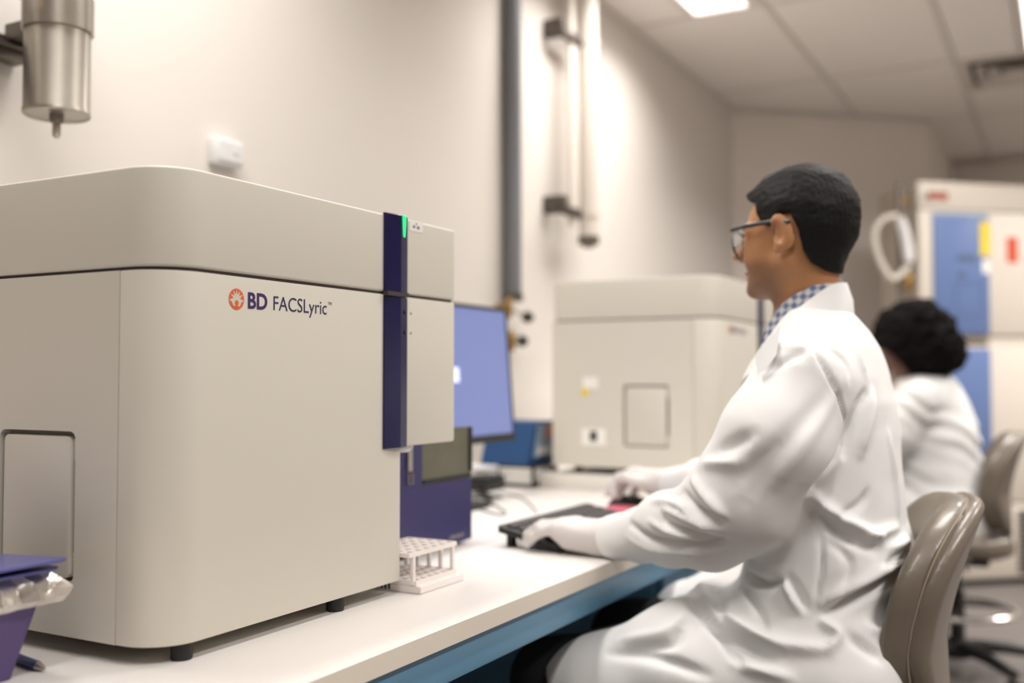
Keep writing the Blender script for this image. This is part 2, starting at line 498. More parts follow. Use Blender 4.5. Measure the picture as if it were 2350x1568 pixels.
# ceiling air diffuser
t = thing('air_diffuser', 'square ceiling air diffuser with dark slots at the right edge', 'air vent', ((DIFF[0] + DIFF[1]) / 2, (DIFF[2] + DIFF[3]) / 2, H))
def ring(a, b, z0, z1):
    bm = bmesh.new()
    q = [[bm.verts.new((sx * s, sy * s, z)) for sx, sy in ((-1, -1), (1, -1), (1, 1), (-1, 1))] for s, z in ((a, z0), (b, z1), (b - .004, z1 + .004), (a - .006, z0 + .006))]
    for i in range(4):
        for k in range(4): bm.faces.new((q[i][k], q[i][(k + 1) % 4], q[(i + 1) % 4][(k + 1) % 4], q[(i + 1) % 4][k]))
    return bm
obj('backing', box((-.29, -.29, .024), (.29, .29, .03)), 'slot', t, None)
obj('border', prism([(-.297, -.297), (.297, -.297), (.297, .297), (-.297, .297)], -.004, .004, holes=[[(-.25, -.25), (.25, -.25), (.25, .25), (-.25, .25)]]), 'diffuser', t, None)
for a in (.225, .165, .10): obj('vane', ring(a - .045, a, .022, -.014), 'diffuser', t, None)
obj('centre_plate', box((-.05, -.05, -.016), (.05, .05, -.008), .004), 'diffuser', t, None)

# ================================================================== BENCH
ZT = .76; XE = -.712
Y0B, Y1B = -.25, 4.45
wt = thing('worktop', 'long white laboratory worktop running along the wall', 'worktop', ((XE + XW) / 2, 2.0, ZT - .027))
part_world(obj('slab', box((XW + .002, Y0B, ZT - .027), (XE - .0015, Y1B, ZT), .0015, 1), 'worktop', None, 30), wt)
part_world(obj('edge_strip', box((XE - .0015, Y0B, ZT - .0265), (XE, Y1B, ZT - .001), 0), 'worktop_edge', None, None), wt)
bf = thing('bench_frame', 'blue steel bench frame under the white worktop', 'bench', (-1.2, 2.0, 0))
part_world(obj('front_rail', box((XE - .05, Y0B + .02, .680), (XE - .012, Y1B - .02, ZT - .0275), .003), 'bench_blue'), bf)
part_world(obj('rear_rail', box((XW + .02, Y0B + .02, .66), (XW + .06, Y1B - .02, ZT - .0275), .003), 'bench_blue'), bf)
part_world(obj('shade_panel', box((-1.40, Y0B + .05, .06), (-1.385, Y1B - .06, ZT - .0275)), 'bench_shade', None, None), bf)  # dark panel added so the space under the worktop reads as shade
for y in (Y0B + .03, 2.02, Y1B - .07):
    for x in (XE - .085, XW + .03):
        if y == 2.02 and x > -1: continue
        part_world(obj('leg', box((x, y, 0), (x + .04, y + .04, .66 if x < -1 else .679), .003), 'bench_blue'), bf)
# drawer pedestal beyond the knee space
dp = thing('drawer_pedestal', 'blue drawer unit under the worktop behind the typist\'s sleeve', 'drawer unit', (-.95, 2.25, 0))
YD0, YD1 = 2.08, 2.52
part_world(obj('carcass', box((-1.36, YD0, .05), (-.79, YD1, .678), .003), 'bench_blue'), dp)
part_world(obj('plinth', box((-1.34, YD0 + .02, 0), (-.83, YD1 - .02, .05)), 'base_dark', None, None), dp)
for k, (z0, z1) in enumerate(((.53, .67), (.33, .525), (.06, .325))):
    dr = part_world(obj('drawer', box((-.789, YD0 + .006, z0), (-.768, YD1 - .006, z1), .003), 'bench_blue'), dp)
    part_world(obj('handle', tube(smooth_path([(-.767, 2.24, z1 - .04), (-.748, 2.245, z1 - .04), (-.748, 2.355, z1 - .04), (-.767, 2.36, z1 - .04)], 4), .005, 8), 'steel'), dp)
    a = onx(1540, 1345, -.767); b2 = onx(1580, 1325, -.767)
    if k == 0:
        lh = part_world(obj('label_holder', box((-.7675, a[1], .605), (-.763, b2[1], .625), .001, 1), 'steel'), dp)

# ================================================================== CYTOMETER
D = .50; ZS = .444; HT = .56
def make_cytometer(label):
    t = thing('flow_cytometer', label, 'lab analyser', (0, 0, 0), 0, 'matching beige benchtop analysers')
    obj('upper_cover', prism(rpoly([(-D, 0), (0, 0), (0, .615), (-D, .615)], [.02, .058, .012, .02], 12), ZS + .002, HT, bev=.0035, seg=3), 'case', t)
    obj('front_cover', prism(rpoly([(-.0675, 0), (0, 0), (0, .457), (-.0675, .457)], [0, .058, .002, 0], 12), .021, ZS - .002, bev=.0015, seg=2), 'case', t)
    hx0, hx1, hz0, hz1 = -.276, -.139, .083, .258
    hole = rpoly([(hx0, hz0), (hx1, hz0), (hx1, hz1), (hx0, hz1)], .010, 5)
    obj('side_panel', prism([(-D, .021), (-.0688, .021), (-.0688, ZS - .002), (-D, ZS - .002)], 0, .014, 'y', holes=[hole]), 'case', t, None)
    door = obj('hatch_door', prism(rpoly([(hx0 + .006, hz0 + .0045), (hx1 - .009, hz0 + .0045), (hx1 - .009, hz1 - .006), (hx0 + .006, hz1 - .006)], .008, 5), .0015, .0135, 'y', bev=.0015), 'case', t)
    obj('hatch_tab', box((hx1 - .0088, .0045, hz1 - .036), (hx1 - .002, .0135, hz1 - .008), .0015), 'case', t)
    obj('hatch_tab', box((hx1 - .0088, .0045, hz0 + .006), (hx1 - .002, .0135, hz0 + .034), .0015), 'case', t)
    core = bmesh.new()
    box((-D + .002, .0142, .024), (-.0682, .452, ZS - .0021), bm=core)
    obj('chassis', core, 'case_dark', t, None)
    obj('seam_gasket', prism(rpoly([(-D + .004, .004), (-.004, .004), (-.004, .611), (-D + .004, .611)], [.02, .055, .01, .02], 10), ZS - .0018, ZS + .0018), 'gap', t, 30)
    obj('sample_tower', box((-D + .002, .4535, .024), (-.165, .604, ZS - .0021)), 'case_dark', t, None)
    lp = obj('tower_panel', prism(rpoly([(-.16, .459), (0, .459), (0, .615), (-.16, .615)], [0, .001, .012, .002], 6), .218, ZS - .002, bev=.003), 'case', t)
    # navy spine
    w1 = [(-.001, .4115), (.0025, .4115), (.0085, .4445), (.0078, .448), (.0030, .469), (-.001, .469)]
    obj('navy_spine_upper', prism([(x, y) for x, y in w1], ZS + .002, HT + .002, bev=.001, seg=1), 'navy', t, 20)
    low = obj('navy_spine_lower', prism([(x, y) for x, y in w1], .217, ZS - .004, bev=.001, seg=1), 'navy', t, 20)
    obj('spine_gap', box((-.001, .412, ZS - .0035), (.008, .466, ZS + .0028)), 'gap', t, None)
    # status lamp on the right facet of the spine
    nx, ny = .0165, .009
    def facet(s, off): return (.0078 + (.003 - .0078) * s + off * .975, .448 + (.469 - .448) * s + off * .222)
    bm = bmesh.new()
    z1, z0 = HT + .0025, HT - .030
    for s0, s1, za, zb in ((.05, .62, z0, z1),):
        pts = []
        for z, half in ((z1, .30), (z1 - .012, .26), (z0 + .003, .17), (z0, .10)):
            pts.append((z, half))
        L = [facet(.35 - h, .0006) + (z,) for z, h in pts]; R = [facet(.35 + h, .0006) + (z,) for z, h in pts]
        Lb = [facet(.35 - h, -.0006) + (z,) for z, h in pts]; Rb = [facet(.35 + h, -.0006) + (z,) for z, h in pts]
        ring_f = [bm.verts.new(v) for v in L + R[::-1]]; ring_b = [bm.verts.new(v) for v in Lb + Rb[::-1]]
        bm.faces.new(ring_f); bm.faces.new(ring_b[::-1]); n = len(ring_f)
        for i in range(n): bm.faces.new((ring_f[i], ring_b[i], ring_b[(i + 1) % n], ring_f[(i + 1) % n]))
    obj('status_lamp', bm, 'led', t, None)
    for z in (.418, .388):
        f0 = facet(.55, .0008)
        obj('sensor_hole', lathe([(0, .0006), (.003, .0006), (.003, -.0006), (0, -.0006)], 12, axis='x'), 'black', t, None, (f0[0], f0[1], z), (0, 0, .22))
        b = bmesh.new(); box((0, .4805, z - .002), (.0003, .4845, z + .0015), bm=b); obj('icon_mark', b, 'ink_grey', t, None)
    st = obj('sticker', box((0, .478, .5435), (.0006, .514, .5595), .0002, 1), 'sticker', t, None)
    for y, w_, z, h_ in ((.4865, .006, .5485, .004), (.4975, .007, .548, .0045), (.494, .004, .5545, .002)):
        obj('sticker_mark', box((.0005, y, z), (.0009, y + w_, z + h_)), 'ink_grey', st, None)
    obj('sample_port', lathe([(0, -.008), (.012, -.008), (.019, -.002), (.019, .008)], 20, c=(-.03, .50, .2145)), 'plastic_white', t)
    for x, y in ((-.02, .052), (-.02, .33), (-D + .06, .052), (-D + .06, .40)):
        obj('foot', lathe([(.0115, .0), (.0125, .002), (.0125, .02), (.0115, .0205)], 20, c=(x, y, 0)), 'rubber', t)
    # emblem
    R = .0128; cy, cz = .113, .4145
    def flat(name, pts, x, m, par):
        b = bmesh.new(); vs = [b.verts.new((x, cy + a * R, cz + c_ * R)) for a, c_ in pts]
        es = [b.edges.new((vs[i], vs[(i + 1) % len(vs)])) for i in range(len(vs))]
        bmesh.ops.triangle_fill(b, use_beauty=True, edges=es)
        return obj(name, b, m, par, None)
    circ = lambda r, x0=0, z0=0, n=28: [(x0 + r * math.cos(2 * math.pi * k / n), z0 + r * math.sin(2 * math.pi * k / n)) for k in range(n)]
    em = flat('emblem', circ(1), .0004, 'orange', t)
    star = []
    tips = [(178 + 8, .97), (151, .95), (119, .92), (90, .95), (61, .92), (29, .95), (-8, .97)]
    for i, (a, r) in enumerate(tips):
        star.append((r * math.cos(math.radians(a)), r * math.sin(math.radians(a))))
        if i < 6:
            m_ = (a + tips[i + 1][0]) / 2; star.append((.43 * math.cos(math.radians(m_)), .43 * math.sin(math.radians(m_))))
    star += [(.62, -.28), (.50, -.55), (.28, -.70), (.16, -.62), (0, -.5), (-.16, -.62), (-.28, -.70), (-.50, -.55), (-.62, -.28)]
    flat('sunburst', star, .0006, 'case', em)
    flat('emblem_head', circ(.26, 0, -.36, 18), .0008, 'orange', em)
    flat('emblem_neck', [(-.14, -.55), (.14, -.55), (.2, -.76), (-.2, -.76)], .0008, 'orange', em)
    def put(s, name, m, y0, y1, z0, z1, wgt):
        o = flat_text(s, .02, name, m, t, wgt)
        co = np.array([v.co[:] for v in o.data.vertices]); lo_, hi_ = co.min(0), co.max(0)
        sx, sz = (y1 - y0) / (hi_[0] - lo_[0]), (z1 - z0) / (hi_[1] - lo_[1])
        for v in o.data.vertices:
            x, y, z = v.co; v.co = (.0004 + z, y0 + (x - lo_[0]) * sx, z0 + (y - lo_[1]) * sz)
        return o
    put('BD', 'lettering', 'ink_violet', .1325, .1665, .4045, .4245, .00045)
    put('FACSLyric', 'lettering', 'ink_slate', .178, .2825, .3995, .4230, -.00012)
    put('TM', 'lettering', 'ink_grey', .2855, .293, .4185, .4225, 0)
    return t
cyt1 = make_cytometer('large beige analyser with orange emblem and lettering in the foreground')
cyt2 = copy_tree(cyt1)
cyt2['label'] = 'out-of-focus beige analyser on the raised slab behind the typist\'s arms'
cyt1.location = (-.877, .806, ZT)
ZP = .803
q = onz(1600, 1083, ZP + .021); Y2 = q[1]
X2 = ony(1648, 1000, Y2)[0]
cyt2.location = (X2, Y2, ZP)
def side2(px0, px1, py0, py1):
    a = ony(px0, py1, Y2); b = ony(px1, py0, Y2); return a, b
for nm, r, m in (('side_sticker', (1338, 1372, 866, 892), 'sticker'), ('warning_sticker', (1335, 1350, 893, 908), 'box_label'), ('socket_plate', (1335, 1390, 985, 1022), 'sticker')):
    a, b = side2(*r)
    o = part_world(obj(nm, box((a[0], Y2 - .0015, a[2]), (b[0], Y2 + .0005, b[2]), 0), m, None, None), cyt2)
    if nm == 'warning_sticker': o.data.materials[0] = MATS['label_yellow']
a, b = side2(1355, 1370, 990, 1012)
part_world(obj('side_socket', box((a[0], Y2 - .004, a[2]), (b[0], Y2 - .001, b[2]), .001, 1), 'black'), cyt2)

# raised slab that carries the second analyser
tag(obj('raised_slab', box((-1.372, Y2 - .035, ZT + .0005), (-.74, Y2 + .72, ZP - .0005), .003), 'pale_plastic'),
    'thick white raised slab under the out-of-focus analyser', 'platform')

# sample loader (navy) standing at the end of the first analyser
ld_ = thing('sample_loader', 'navy sample loader with tinted window beside the foreground analyser', 'sample loader', (-1.12, 1.57, ZT))
XL = -1.03
part_world(obj('housing', box((-1.26, 1.425, ZT + .004), (XL - .008, 1.722, .985), .004), 'navy_door'), ld_)
a0 = onx(970, 1000, XL); a1 = onx(1085, 1095, XL)
bm = box((XL - .007, 1.43, ZT + .008), (XL, 1.727, .8865), .002, 1)
box((XL - .007, 1.43, .885), (XL, 1.5515, .988), 0, bm=bm)
part_world(obj('door', bm, 'navy_door', None, 30), ld_)
wi = part_world(obj('window', box((XL - .0065, 1.551, .886), (XL - .002, 1.7265, .986)), 'tint', None, None), ld_)
part_world(obj('window_bar', box((XL - .003, 1.556, .888), (XL + .001, 1.722, .896), .001, 1), 'black'), ld_)
part_world(obj('window_post', box((XL - .003, 1.716, .9), (XL + .001, 1.727, .985), .001, 1), 'black'), ld_)
part_world(obj('latch_plate', box((XL, 1.502, .915), (XL + .004, 1.516, .962), .001, 1), 'steel'), ld_)
lt = part_world(obj('latch_loop', tube([(XL + .004, 1.503, .912), (XL + .004, 1.503, .893), (XL + .004, 1.515, .893), (XL + .004, 1.515, .912)], .0016, 6), 'steel'), ld_)
for k in range(6):
    y = 1.645 + k * .0085
    part_world(obj('door_mark', box((XL - .0002, y, .777), (XL + .0004, y + .006, .777 + (.008 if k % 2 else .006))), 'ink_grey', None, None), ld_)

# test-tube rack
rk = thing('tube_rack', 'empty white plastic test tube rack beside the analyser', 'tube rack', (-.90, 1.335, ZT))
rx0, rx1, ry0, ry1 = -.955, -.858, 1.277, 1.392
def perf(z0, z1, x0, x1, y0, y1, nx_, ny_, s):
    holes = []
    for i in range(nx_):
        for j in range(ny_):
            cx_ = x0 + (i + .5) * (x1 - x0) / nx_; cy_ = y0 + (j + .5) * (y1 - y0) / ny_
            holes.append([(cx_ - s, cy_ - s), (cx_ + s, cy_ - s), (cx_ + s, cy_ + s), (cx_ - s, cy_ + s)])
    return prism([(x0, y0), (x1, y0), (x1, y1), (x0, y1)], z0, z1, holes=holes)
part_world(obj('top_plate', perf(.8145, .821, rx0, rx1 - .004, ry0 - .012, ry1 + .006, 5, 6, .0065), 'rackpl', None, None), rk)
part_world(obj('base', box((rx0, ry0, ZT + .0005), (rx1 + .008, ry1 + .008, ZT + .012), .001, 1), 'rackpl'), rk)
part_world(obj('base_grid', perf(ZT + .012, ZT + .019, rx0, rx1, ry0, ry1, 5, 6, .0065), 'rackpl', None, None), rk)
for x in (rx0, rx1 - .010): part_world(obj('upright', box((x, ry0 - .001, ZT + .012), (x + .006, ry0 + .005, .815), .0008, 1), 'rackpl'), rk)
for k in range(5):
    x = rx0 + k * (rx1 - .01 - rx0) / 4
    part_world(obj('upright', box((x, ry1 - .006, ZT + .012), (x + .006, ry1, .815), .0008, 1), 'rackpl'), rk)
for k in range(7):
    part_world(obj('side_slot', box((rx0 + .006 + k * .0068, ry0 - .0006, ZT + .003), (rx0 + .0095 + k * .0068, ry0 + .001, ZT + .0165)), 'slot', None, None), rk)
part_world(obj('grip_plate', box((rx1 + .002, ry0 - .0005, ZT + .003), (rx1 + .0086, ry0 + .001, ZT + .0105)), 'rackpl', None, None), rk)

# ================================================================== MONITOR
mo = thing('monitor', 'computer monitor with plain blue screen behind the foreground analyser', 'monitor', (-1.36, 2.14, ZT))
TL = math.radians(4.5)
def monpart(name, bm, m, smooth=35):
    o = obj(name, bm, m, mo, smooth); o.location = (-1.303 - mo.location.x, 0, .93 - ZT); o.rotation_euler = (0, -TL, 0); return o
h_, y0_, y1_ = .335, -.262, .262
monpart('casing', box((-.045, y0_, -.012), (-.004, y1_, h_), .006), 'black')
monpart('bezel', prism([(y0_, -.014), (y1_, -.014), (y1_, h_ + .001), (y0_, h_ + .001)], -.004, .003, 'x',
                       holes=[[(y0_ + .008, .006), (y1_ - .008, .006), (y1_ - .008, h_ - .008), (y0_ + .008, h_ - .008)]]), 'black', None)
monpart('screen', box((-.004, y0_ + .0075, .0055), (.0005, y1_ - .0075, h_ - .0075)), 'screen', None)
ic = onx(1050, 860, -1.31)
monpart('screen_icon', box((.0004, ic[1] - 2.14 - .04, ic[2] - .93 - .018), (.001, ic[1] - 2.14 + .014, ic[2] - .93 + .018), 0), 'screen_icon', None)
obj('stand_neck', box((-.02, -.035, .012), (.005, .035, .30), .004), 'black', mo)
obj('stand_base', prism(rpoly([(-.09, -.10), (.09, -.10), (.09, .10), (-.09, .10)], .03, 6), .001, .013, bev=.003), 'black', mo)

# wire-slot desktop rack with blue carton on it
p0 = onz(1130, 1120, ZT); p1 = onz(1226, 1121, ZT)
fr = thing('desk_organizer', 'black framed organizer with pale slats standing behind the monitor', 'organizer', (-1.45, 2.66, ZT))
OY = 2.655; ox0, ox1 = -1.50, -1.375
part_world(obj('base', box((ox0, OY, ZT + .0005), (ox1, OY + .16, ZT + .012), .002, 1), 'black'), fr)
part_world(obj('back', box((ox0, OY + .15, ZT + .012), (ox1, OY + .16, ZT + .062), .002, 1), 'black'), fr)
part_world(obj('top', box((ox0, OY, ZT + .058), (ox1, OY + .16, ZT + .064), .002, 1), 'black'), fr)
for x in (ox0, ox1 - .008): part_world(obj('post', box((x, OY - .001, ZT + .012), (x + .008, OY + .008, ZT + .062), .001, 1), 'black'), fr)
for k in range(10):
    x = ox0 + .012 + k * (ox1 - ox0 - .024) / 9.6
    part_world(obj('slat', box((x, OY - .003, ZT + .012), (x + .0082, OY + .14, ZT + .057)), 'sticker', None, None), fr)
cb = thing('carton', 'blue cardboard carton with printed end on the desk organizer', 'carton', (-1.45, 2.74, ZT + .0645))
zc = ZT + .0646
bm = prism([(2.66, zc), (2.86, zc), (2.86, zc + .125), (2.62 + .09, zc + .125)], -1.56, -1.40, 'x', bev=.002, seg=1)
part_world(obj('body', bm, 'box_blue'), cb)
def quad(pts, m, name, par, th=.0008):
    b = bmesh.new(); vs = [b.verts.new(p_) for p_ in pts]; b.faces.new(vs)
    r_ = bmesh.ops.extrude_face_region(b, geom=list(b.faces))
    b.faces.ensure_lookup_table(); b.normal_update(); n_ = b.faces[0].normal.copy()
    for v in [g for g in r_['geom'] if isinstance(g, bmesh.types.BMVert)]: v.co += n_ * th
    return part_world(obj(name, b, m, None, None), par)
quad([(-1.3995, 2.70, zc + .02), (-1.3995, 2.84, zc + .02), (-1.3995, 2.84, zc + .118), (-1.3995, 2.73, zc + .118)], 'box_label', 'printed_label', cb)
quad([(-1.398, 2.775, zc + .075), (-1.398, 2.835, zc + .075), (-1.398, 2.835, zc + .113), (-1.398, 2.785, zc + .113)], 'box_pink', 'label_patch', cb)
quad([(-1.398, 2.72, zc + .028), (-1.398, 2.80, zc + .028), (-1.398, 2.80, zc + .05), (-1.398, 2.73, zc + .05)], 'sticker', 'label_patch', cb)
# black adapter, white tray, cables on the counter
q = onz(1118, 1128, ZT)
ad = thing('power_adapter', 'black power adapter brick on the worktop below the monitor', 'adapter', (q[0] - .02, q[1] + .02, ZT))
obj('body', box((-.045, -.05, .0005), (.035, .06, .042), .006), 'black', ad); obj('cord', tube(smooth_path([(.03, -.05, .02), (.06, -.1, .006), (.03, -.16, .005), (.09, -.2, .005)], 8), .003, 6), 'black', ad)
q = onz(1105, 1085, ZT + .05)
wtry = thing('plastic_tray', 'small white plastic tray behind the black adapter', 'tray', (q[0] - .06, q[1] + .10, ZT))
obj('body', prism(rpoly([(-.05, -.07), (.05, -.07), (.05, .07), (-.05, .07)], .015, 5), .0005, .05, bev=.003), 'pale_plastic', wtry)
obj('lid', prism(rpoly([(-.054, -.074), (.054, -.074), (.054, .074), (-.054, .074)], .016, 5), .051, .062, bev=.003), 'plastic_white', wtry)
def cable(pix, r, label, m='cable'):
    pts = [onz(x, y, ZT + r + .0003) for x, y in pix]
    return tag(obj('cable', tube(smooth_path(pts, 8), r, 6), m), label, 'cable')
cable([(1085, 1160), (1110, 1172), (1150, 1182), (1160, 1176), (1135, 1160), (1105, 1152), (1088, 1145)], .002, 'thin grey cable looped on the worktop beside the navy loader')
cable([(1150, 1132), (1185, 1138), (1210, 1152), (1232, 1176)], .0018, 'thin grey cable curving toward the keyboard')
cable([(1090, 1125), (1120, 1135), (1105, 1142), (1150, 1140), (1095, 1134)], .0035, 'tangled black cable below the monitor', 'black')
cable([(1092, 1140), (1130, 1150), (1110, 1160), (1090, 1152)], .003, 'short black cable beside the navy loader', 'black')
# black knob object near second analyser
q = ony(1258, 1032, 2.96); dzb = q[2] - ZT - .097
kn = thing('capped_bottle', 'small black capped bottle beside the out-of-focus analyser', 'bottle', (q[0], 2.96, ZT))
obj('bottle', lathe([(0, .0005), (.03, .0005), (.032, .01), (.032, .05 + dzb), (.016, .07 + dzb), (.016, .08 + dzb)], 18), 'pale_plastic', kn)
obj('cap', lathe([(.022, .078 + dzb), (.026, .082 + dzb), (.026, .118 + dzb), (.02, .124 + dzb), (0, .124 + dzb)], 18), 'black', kn)

# ================================================================== KEYBOARD, MOUSE
kb = thing('keyboard', 'black computer keyboard under the gloved left hand', 'keyboard', (-.893, 1.92, ZT))
KL0, KL1 = 1.70, 2.10
KX0, KX1 = -.958, -.826
tilt = math.atan2(.030, .132)
def kz(x): return ZT + .016 + (KX1 - x) * math.tan(tilt) * .85
bm = prism([(KX0, kz(KX0) - .013), (KX1, ZT + .0008), (KX1, kz(KX1)), (KX0, kz(KX0))], KL0, KL1, 'y', bev=.002, seg=1)
part_world(obj('base', bm, 'kb'), kb)
for y in (KL0 + .02, KL1 - .04): part_world(obj('foot', box((KX0 + .008, y, ZT + .0005), (KX0 + .02, y + .02, kz(KX0) - .008), .001, 1), 'kb'), kb)
key_me = None
for r in range(5):
    x = KX0 + .012 + r * .0235
    n = 16
    for j in range(n):
        y = KL0 + .012 + j * (KL1 - KL0 - .024) / n
        if key_me is None:
            k_ = obj('key', box((0, 0, 0), (.019, .0195, .006), .002, 1), 'keys', None, None); key_me = k_.data
        else: k_ = link(bpy.data.objects.new('key', key_me))
        k_.location = (x, y, kz(x) - .0005); k_.rotation_euler = (0, math.atan(math.tan(tilt) * .85), 0)
        part_world(k_, kb)
q = onz(1420, 1162, ZT + .02)
tag(obj('sticky_notes', box((q[0] - .03, q[1] - .03, ZT + .0005), (q[0] + .03, q[1] + .045, ZT + .018), .002), 'pink'), 'small pink note pad past the far end of the keyboard', 'note pad')
ms = thing('mouse', 'black computer mouse under the gloved right hand', 'mouse', (-.945, 2.33, ZT))
sdf_mesh('shell', grid((-.07, -.05, .0), (.07, .05, .05), .003), lambda p: smax(ell(p, (0, 0, .004), (.058, .034, .034)), -(p[..., 2] - .002), .003), 'black', ms)
obj('scroll_wheel', lathe([(0, -.004), (.008, -.004), (.009, 0), (.008, .004), (0, .004)], 14, c=(-.032, 0, .031), axis='y'), 'rubber', ms)

# ================================================================== WALL THINGS
# ribbed conduit
a = onx(1176, 300, XW + .03); Yc = a[1]; zb = onx(1176, 690, XW + .03)[2]
cd = thing('conduit', 'dark grey ribbed conduit running up the wall', 'conduit', (XW + .03, Yc, zb))
part_world(obj('pipe', lathe([(.029, zb + .02), (.029, H - .001)], 16, c=(XW + .032, Yc, 0)), 'pipe_grey'), cd)
rib_me = None
z = zb + .03
while z < H - .02:
    if rib_me is None:
        r_ = obj('rib', lathe([(.0291, 0), (.0315, .003), (.0315, .009), (.0291, .012)], 14), 'pipe_grey', None); rib_me = r_.data
    else: r_ = link(bpy.data.objects.new('rib', rib_me))
    r_.location = (XW + .032, Yc, z); part_world(r_, cd); z += .024
part_world(obj('end_collar', lathe([(0, zb - .004), (.026, zb - .004), (.034, zb), (.034, zb + .022)], 16, c=(XW + .034, Yc, 0)), 'steel_dark'), cd)
# gas taps under the conduit
def tap(px, py, kpx, kpy, label):
    q = onx(px, py, XW + .05)
    t = thing('gas_tap', label, 'gas tap', (XW, q[1], q[2]))
    obj('wall_flange', lathe([(0, .001), (.014, .001), (.014, .006), (.009, .01), (.009, .03)], 16, axis='x'), 'brass', t)
    obj('valve_body', lathe([(.008, -.04), (.011, -.028), (.013, -.01), (.013, .015), (.008, .032)], 16, c=(.045, 0, 0)), 'brass', t)
    k = onx(kpx, kpy, XW + .06)
    dy = k[1] - q[1]; dz = k[2] - q[2]
    obj('spindle', tube([(.045, 0, 0), (.055, dy * .8, dz)], .005, 8), 'steel', t)
    obj('knob', lathe([(0, dy - .012), (.018, dy - .012), (.021, dy), (.018, dy + .016), (0, dy + .016)], 16, c=(.055, 0, dz), axis='y'), 'black', t)
tap(1170, 705, 1213, 728, 'upper brass gas tap with black knob below the grey conduit')
tap(1178, 780, 1200, 783, 'lower brass gas tap with small black knob beside the monitor')
# thick white pipe with clamps
a = onx(1350, 300, XW + .1); zb = onx(1345, 560, XW + .1)[2]
wp = thing('exhaust_pipe', 'thick pale vertical pipe hanging down the wall', 'pipe', (XW + .1, a[1], zb))
part_world(obj('pipe', lathe([(0, zb + .012), (.034, zb + .012), (.038, zb + .016), (.038, H - .001)], 24, c=(XW + .1, a[1], 0)), 'pipe_white'), wp)
part_world(obj('end_rim', lathe([(.020, zb - .012), (.026, zb), (.041, zb), (.041, zb + .03), (.0385, zb + .03)], 24, c=(XW + .1, a[1], 0)), 'steel_dark'), wp)
part_world(obj('side_strip', box((XW + .06, a[1] - .105, zb + .06), (XW + .078, a[1] - .07, H - .002), .002, 1), 'pipe_white'), wp)
for py in (62, 468):
    q = onx(1292, py, XW + .07); zz = q[2]
    br = part_world(obj('wall_clamp', box((XW + .001, q[1] - .03, zz - .035), (XW + .085, q[1] + .012, zz + .03), .004), 'clamp'), wp)
    part_world(obj('clamp_arm', box((XW + .065, q[1] - .01, zz - .04), (XW + .088, a[1] + .002, zz - .005), .003), 'clamp'), wp)
    part_world(obj('clamp_ring', lathe([(.0385, zz - .03), (.042, zz - .03), (.042, zz - .01), (.0385, zz - .01)], 20, c=(XW + .1, a[1], 0)), 'pipe_white'), wp)
# wall switch box
a = onx(492, 312, XW + .02); b = onx(553, 388, XW + .02)
sb = thing('wall_sensor', 'small white square sensor box on the wall above the analyser', 'wall sensor', (XW, (a[1] + b[1]) / 2, (a[2] + b[2]) / 2))
hw = (b[1] - a[1]) / 2; hh = (a[2] - b[2]) / 2
obj('housing', box((.0005, -hw, -hh), (.028, hw, hh), .004), 'plastic_white', sb)
obj('cover', box((.0275, -hw + .008, -hh + .008), (.031, hw - .006, hh - .006), .0015, 1), 'plastic_white', sb)
obj('button', lathe([(0, .0305), (.007, .0305), (.007, .033), (0, .033)], 12, c=(0, hw * .35, hh * .1), axis='x'), 'pale_plastic', sb)
# steel filter canister
XCY = XW + .16
a = onx(56, 250, XCY); b = onx(203, 250, XCY)
pc = onx(130, 262, XCY)
rC = .5 * 147 / F * float(np.dot(pc - CAM, fw)) * 1.0
YCc = pc[1]; zb = pc[2] - .004
cn = thing('filter_canister', 'brushed steel filter canister strapped to the wall bracket', 'canister', (XCY, YCc, zb))
part_world(obj('shell', lathe([(0, zb + .003), (rC - .004, zb + .003), (rC - .002, zb), (rC, zb + .002), (rC, zb + .009), (rC - .0012, zb + .011), (rC - .0012, zb + .45)], 48, c=(XCY, YCc, 0)), 'steel'), cn)
part_world(obj('drain_nut', lathe([(0, zb - .012), (.010, zb - .012), (.012, zb - .006), (.012, zb + .004)], 6, c=(XCY, YCc, 0)), 'steel_dark'), cn)
part_world(obj('drain_spout', lathe([(.0045, zb - .038), (.0072, zb - .034), (.0072, zb - .012)], 14, c=(XCY, YCc, 0)), 'steel'), cn)
zs = onx(130, 45, XCY + rC)[2]; zs1 = zs + .062
part_world(obj('strap', lathe([(rC + .0003, zs), (rC + .003, zs), (rC + .003, zs1), (rC + .0003, zs1)], 48, c=(XCY, YCc, 0)), 'steel'), cn)
part_world(obj('strap_ear', box((XCY + .01, YCc - rC - .05, zs + .002), (XCY + .016, YCc - rC + .012, zs1 - .002), .001, 1), 'steel'), cn)
for (yy, zz, xx) in ((YCc - rC - .03, zs + .035, XCY + .016),):
    part_world(obj('screw', lathe([(0, .012), (.005, .012), (.007, .006), (.007, 0), (0, 0)], 10, c=(xx, yy, zz), axis='x'), 'brass'), cn)
ang = math.radians(28)
q = (XCY + (rC + .003) * math.cos(ang), YCc + (rC + .003) * math.sin(ang), zs + .036)
part_world(obj('screw', lathe([(0, .008), (.004, .008), (.006, .003), (.006, 0), (0, 0)], 10, axis='x'), 'brass', None, 35, None, None), cn)
sc = cn.children[-1]; sc.location = q; sc.rotation_euler = (0, 0, ang)
brk = thing('wall_bracket', 'steel channel bracket behind the filter canister', 'bracket', (XW, YCc - .2, zs))
part_world(obj('channel', box((XW + .001, YCc - .75, zs - .03), (XW + .04, YCc + .03, zs + .012), .002, 1), 'steel_dark'), brk)
part_world(obj('channel_lip', box((XW + .04, YCc - .75, zs - .012), (XW + .055, YCc + .03, zs - .004), .001, 1), 'steel_dark'), brk)
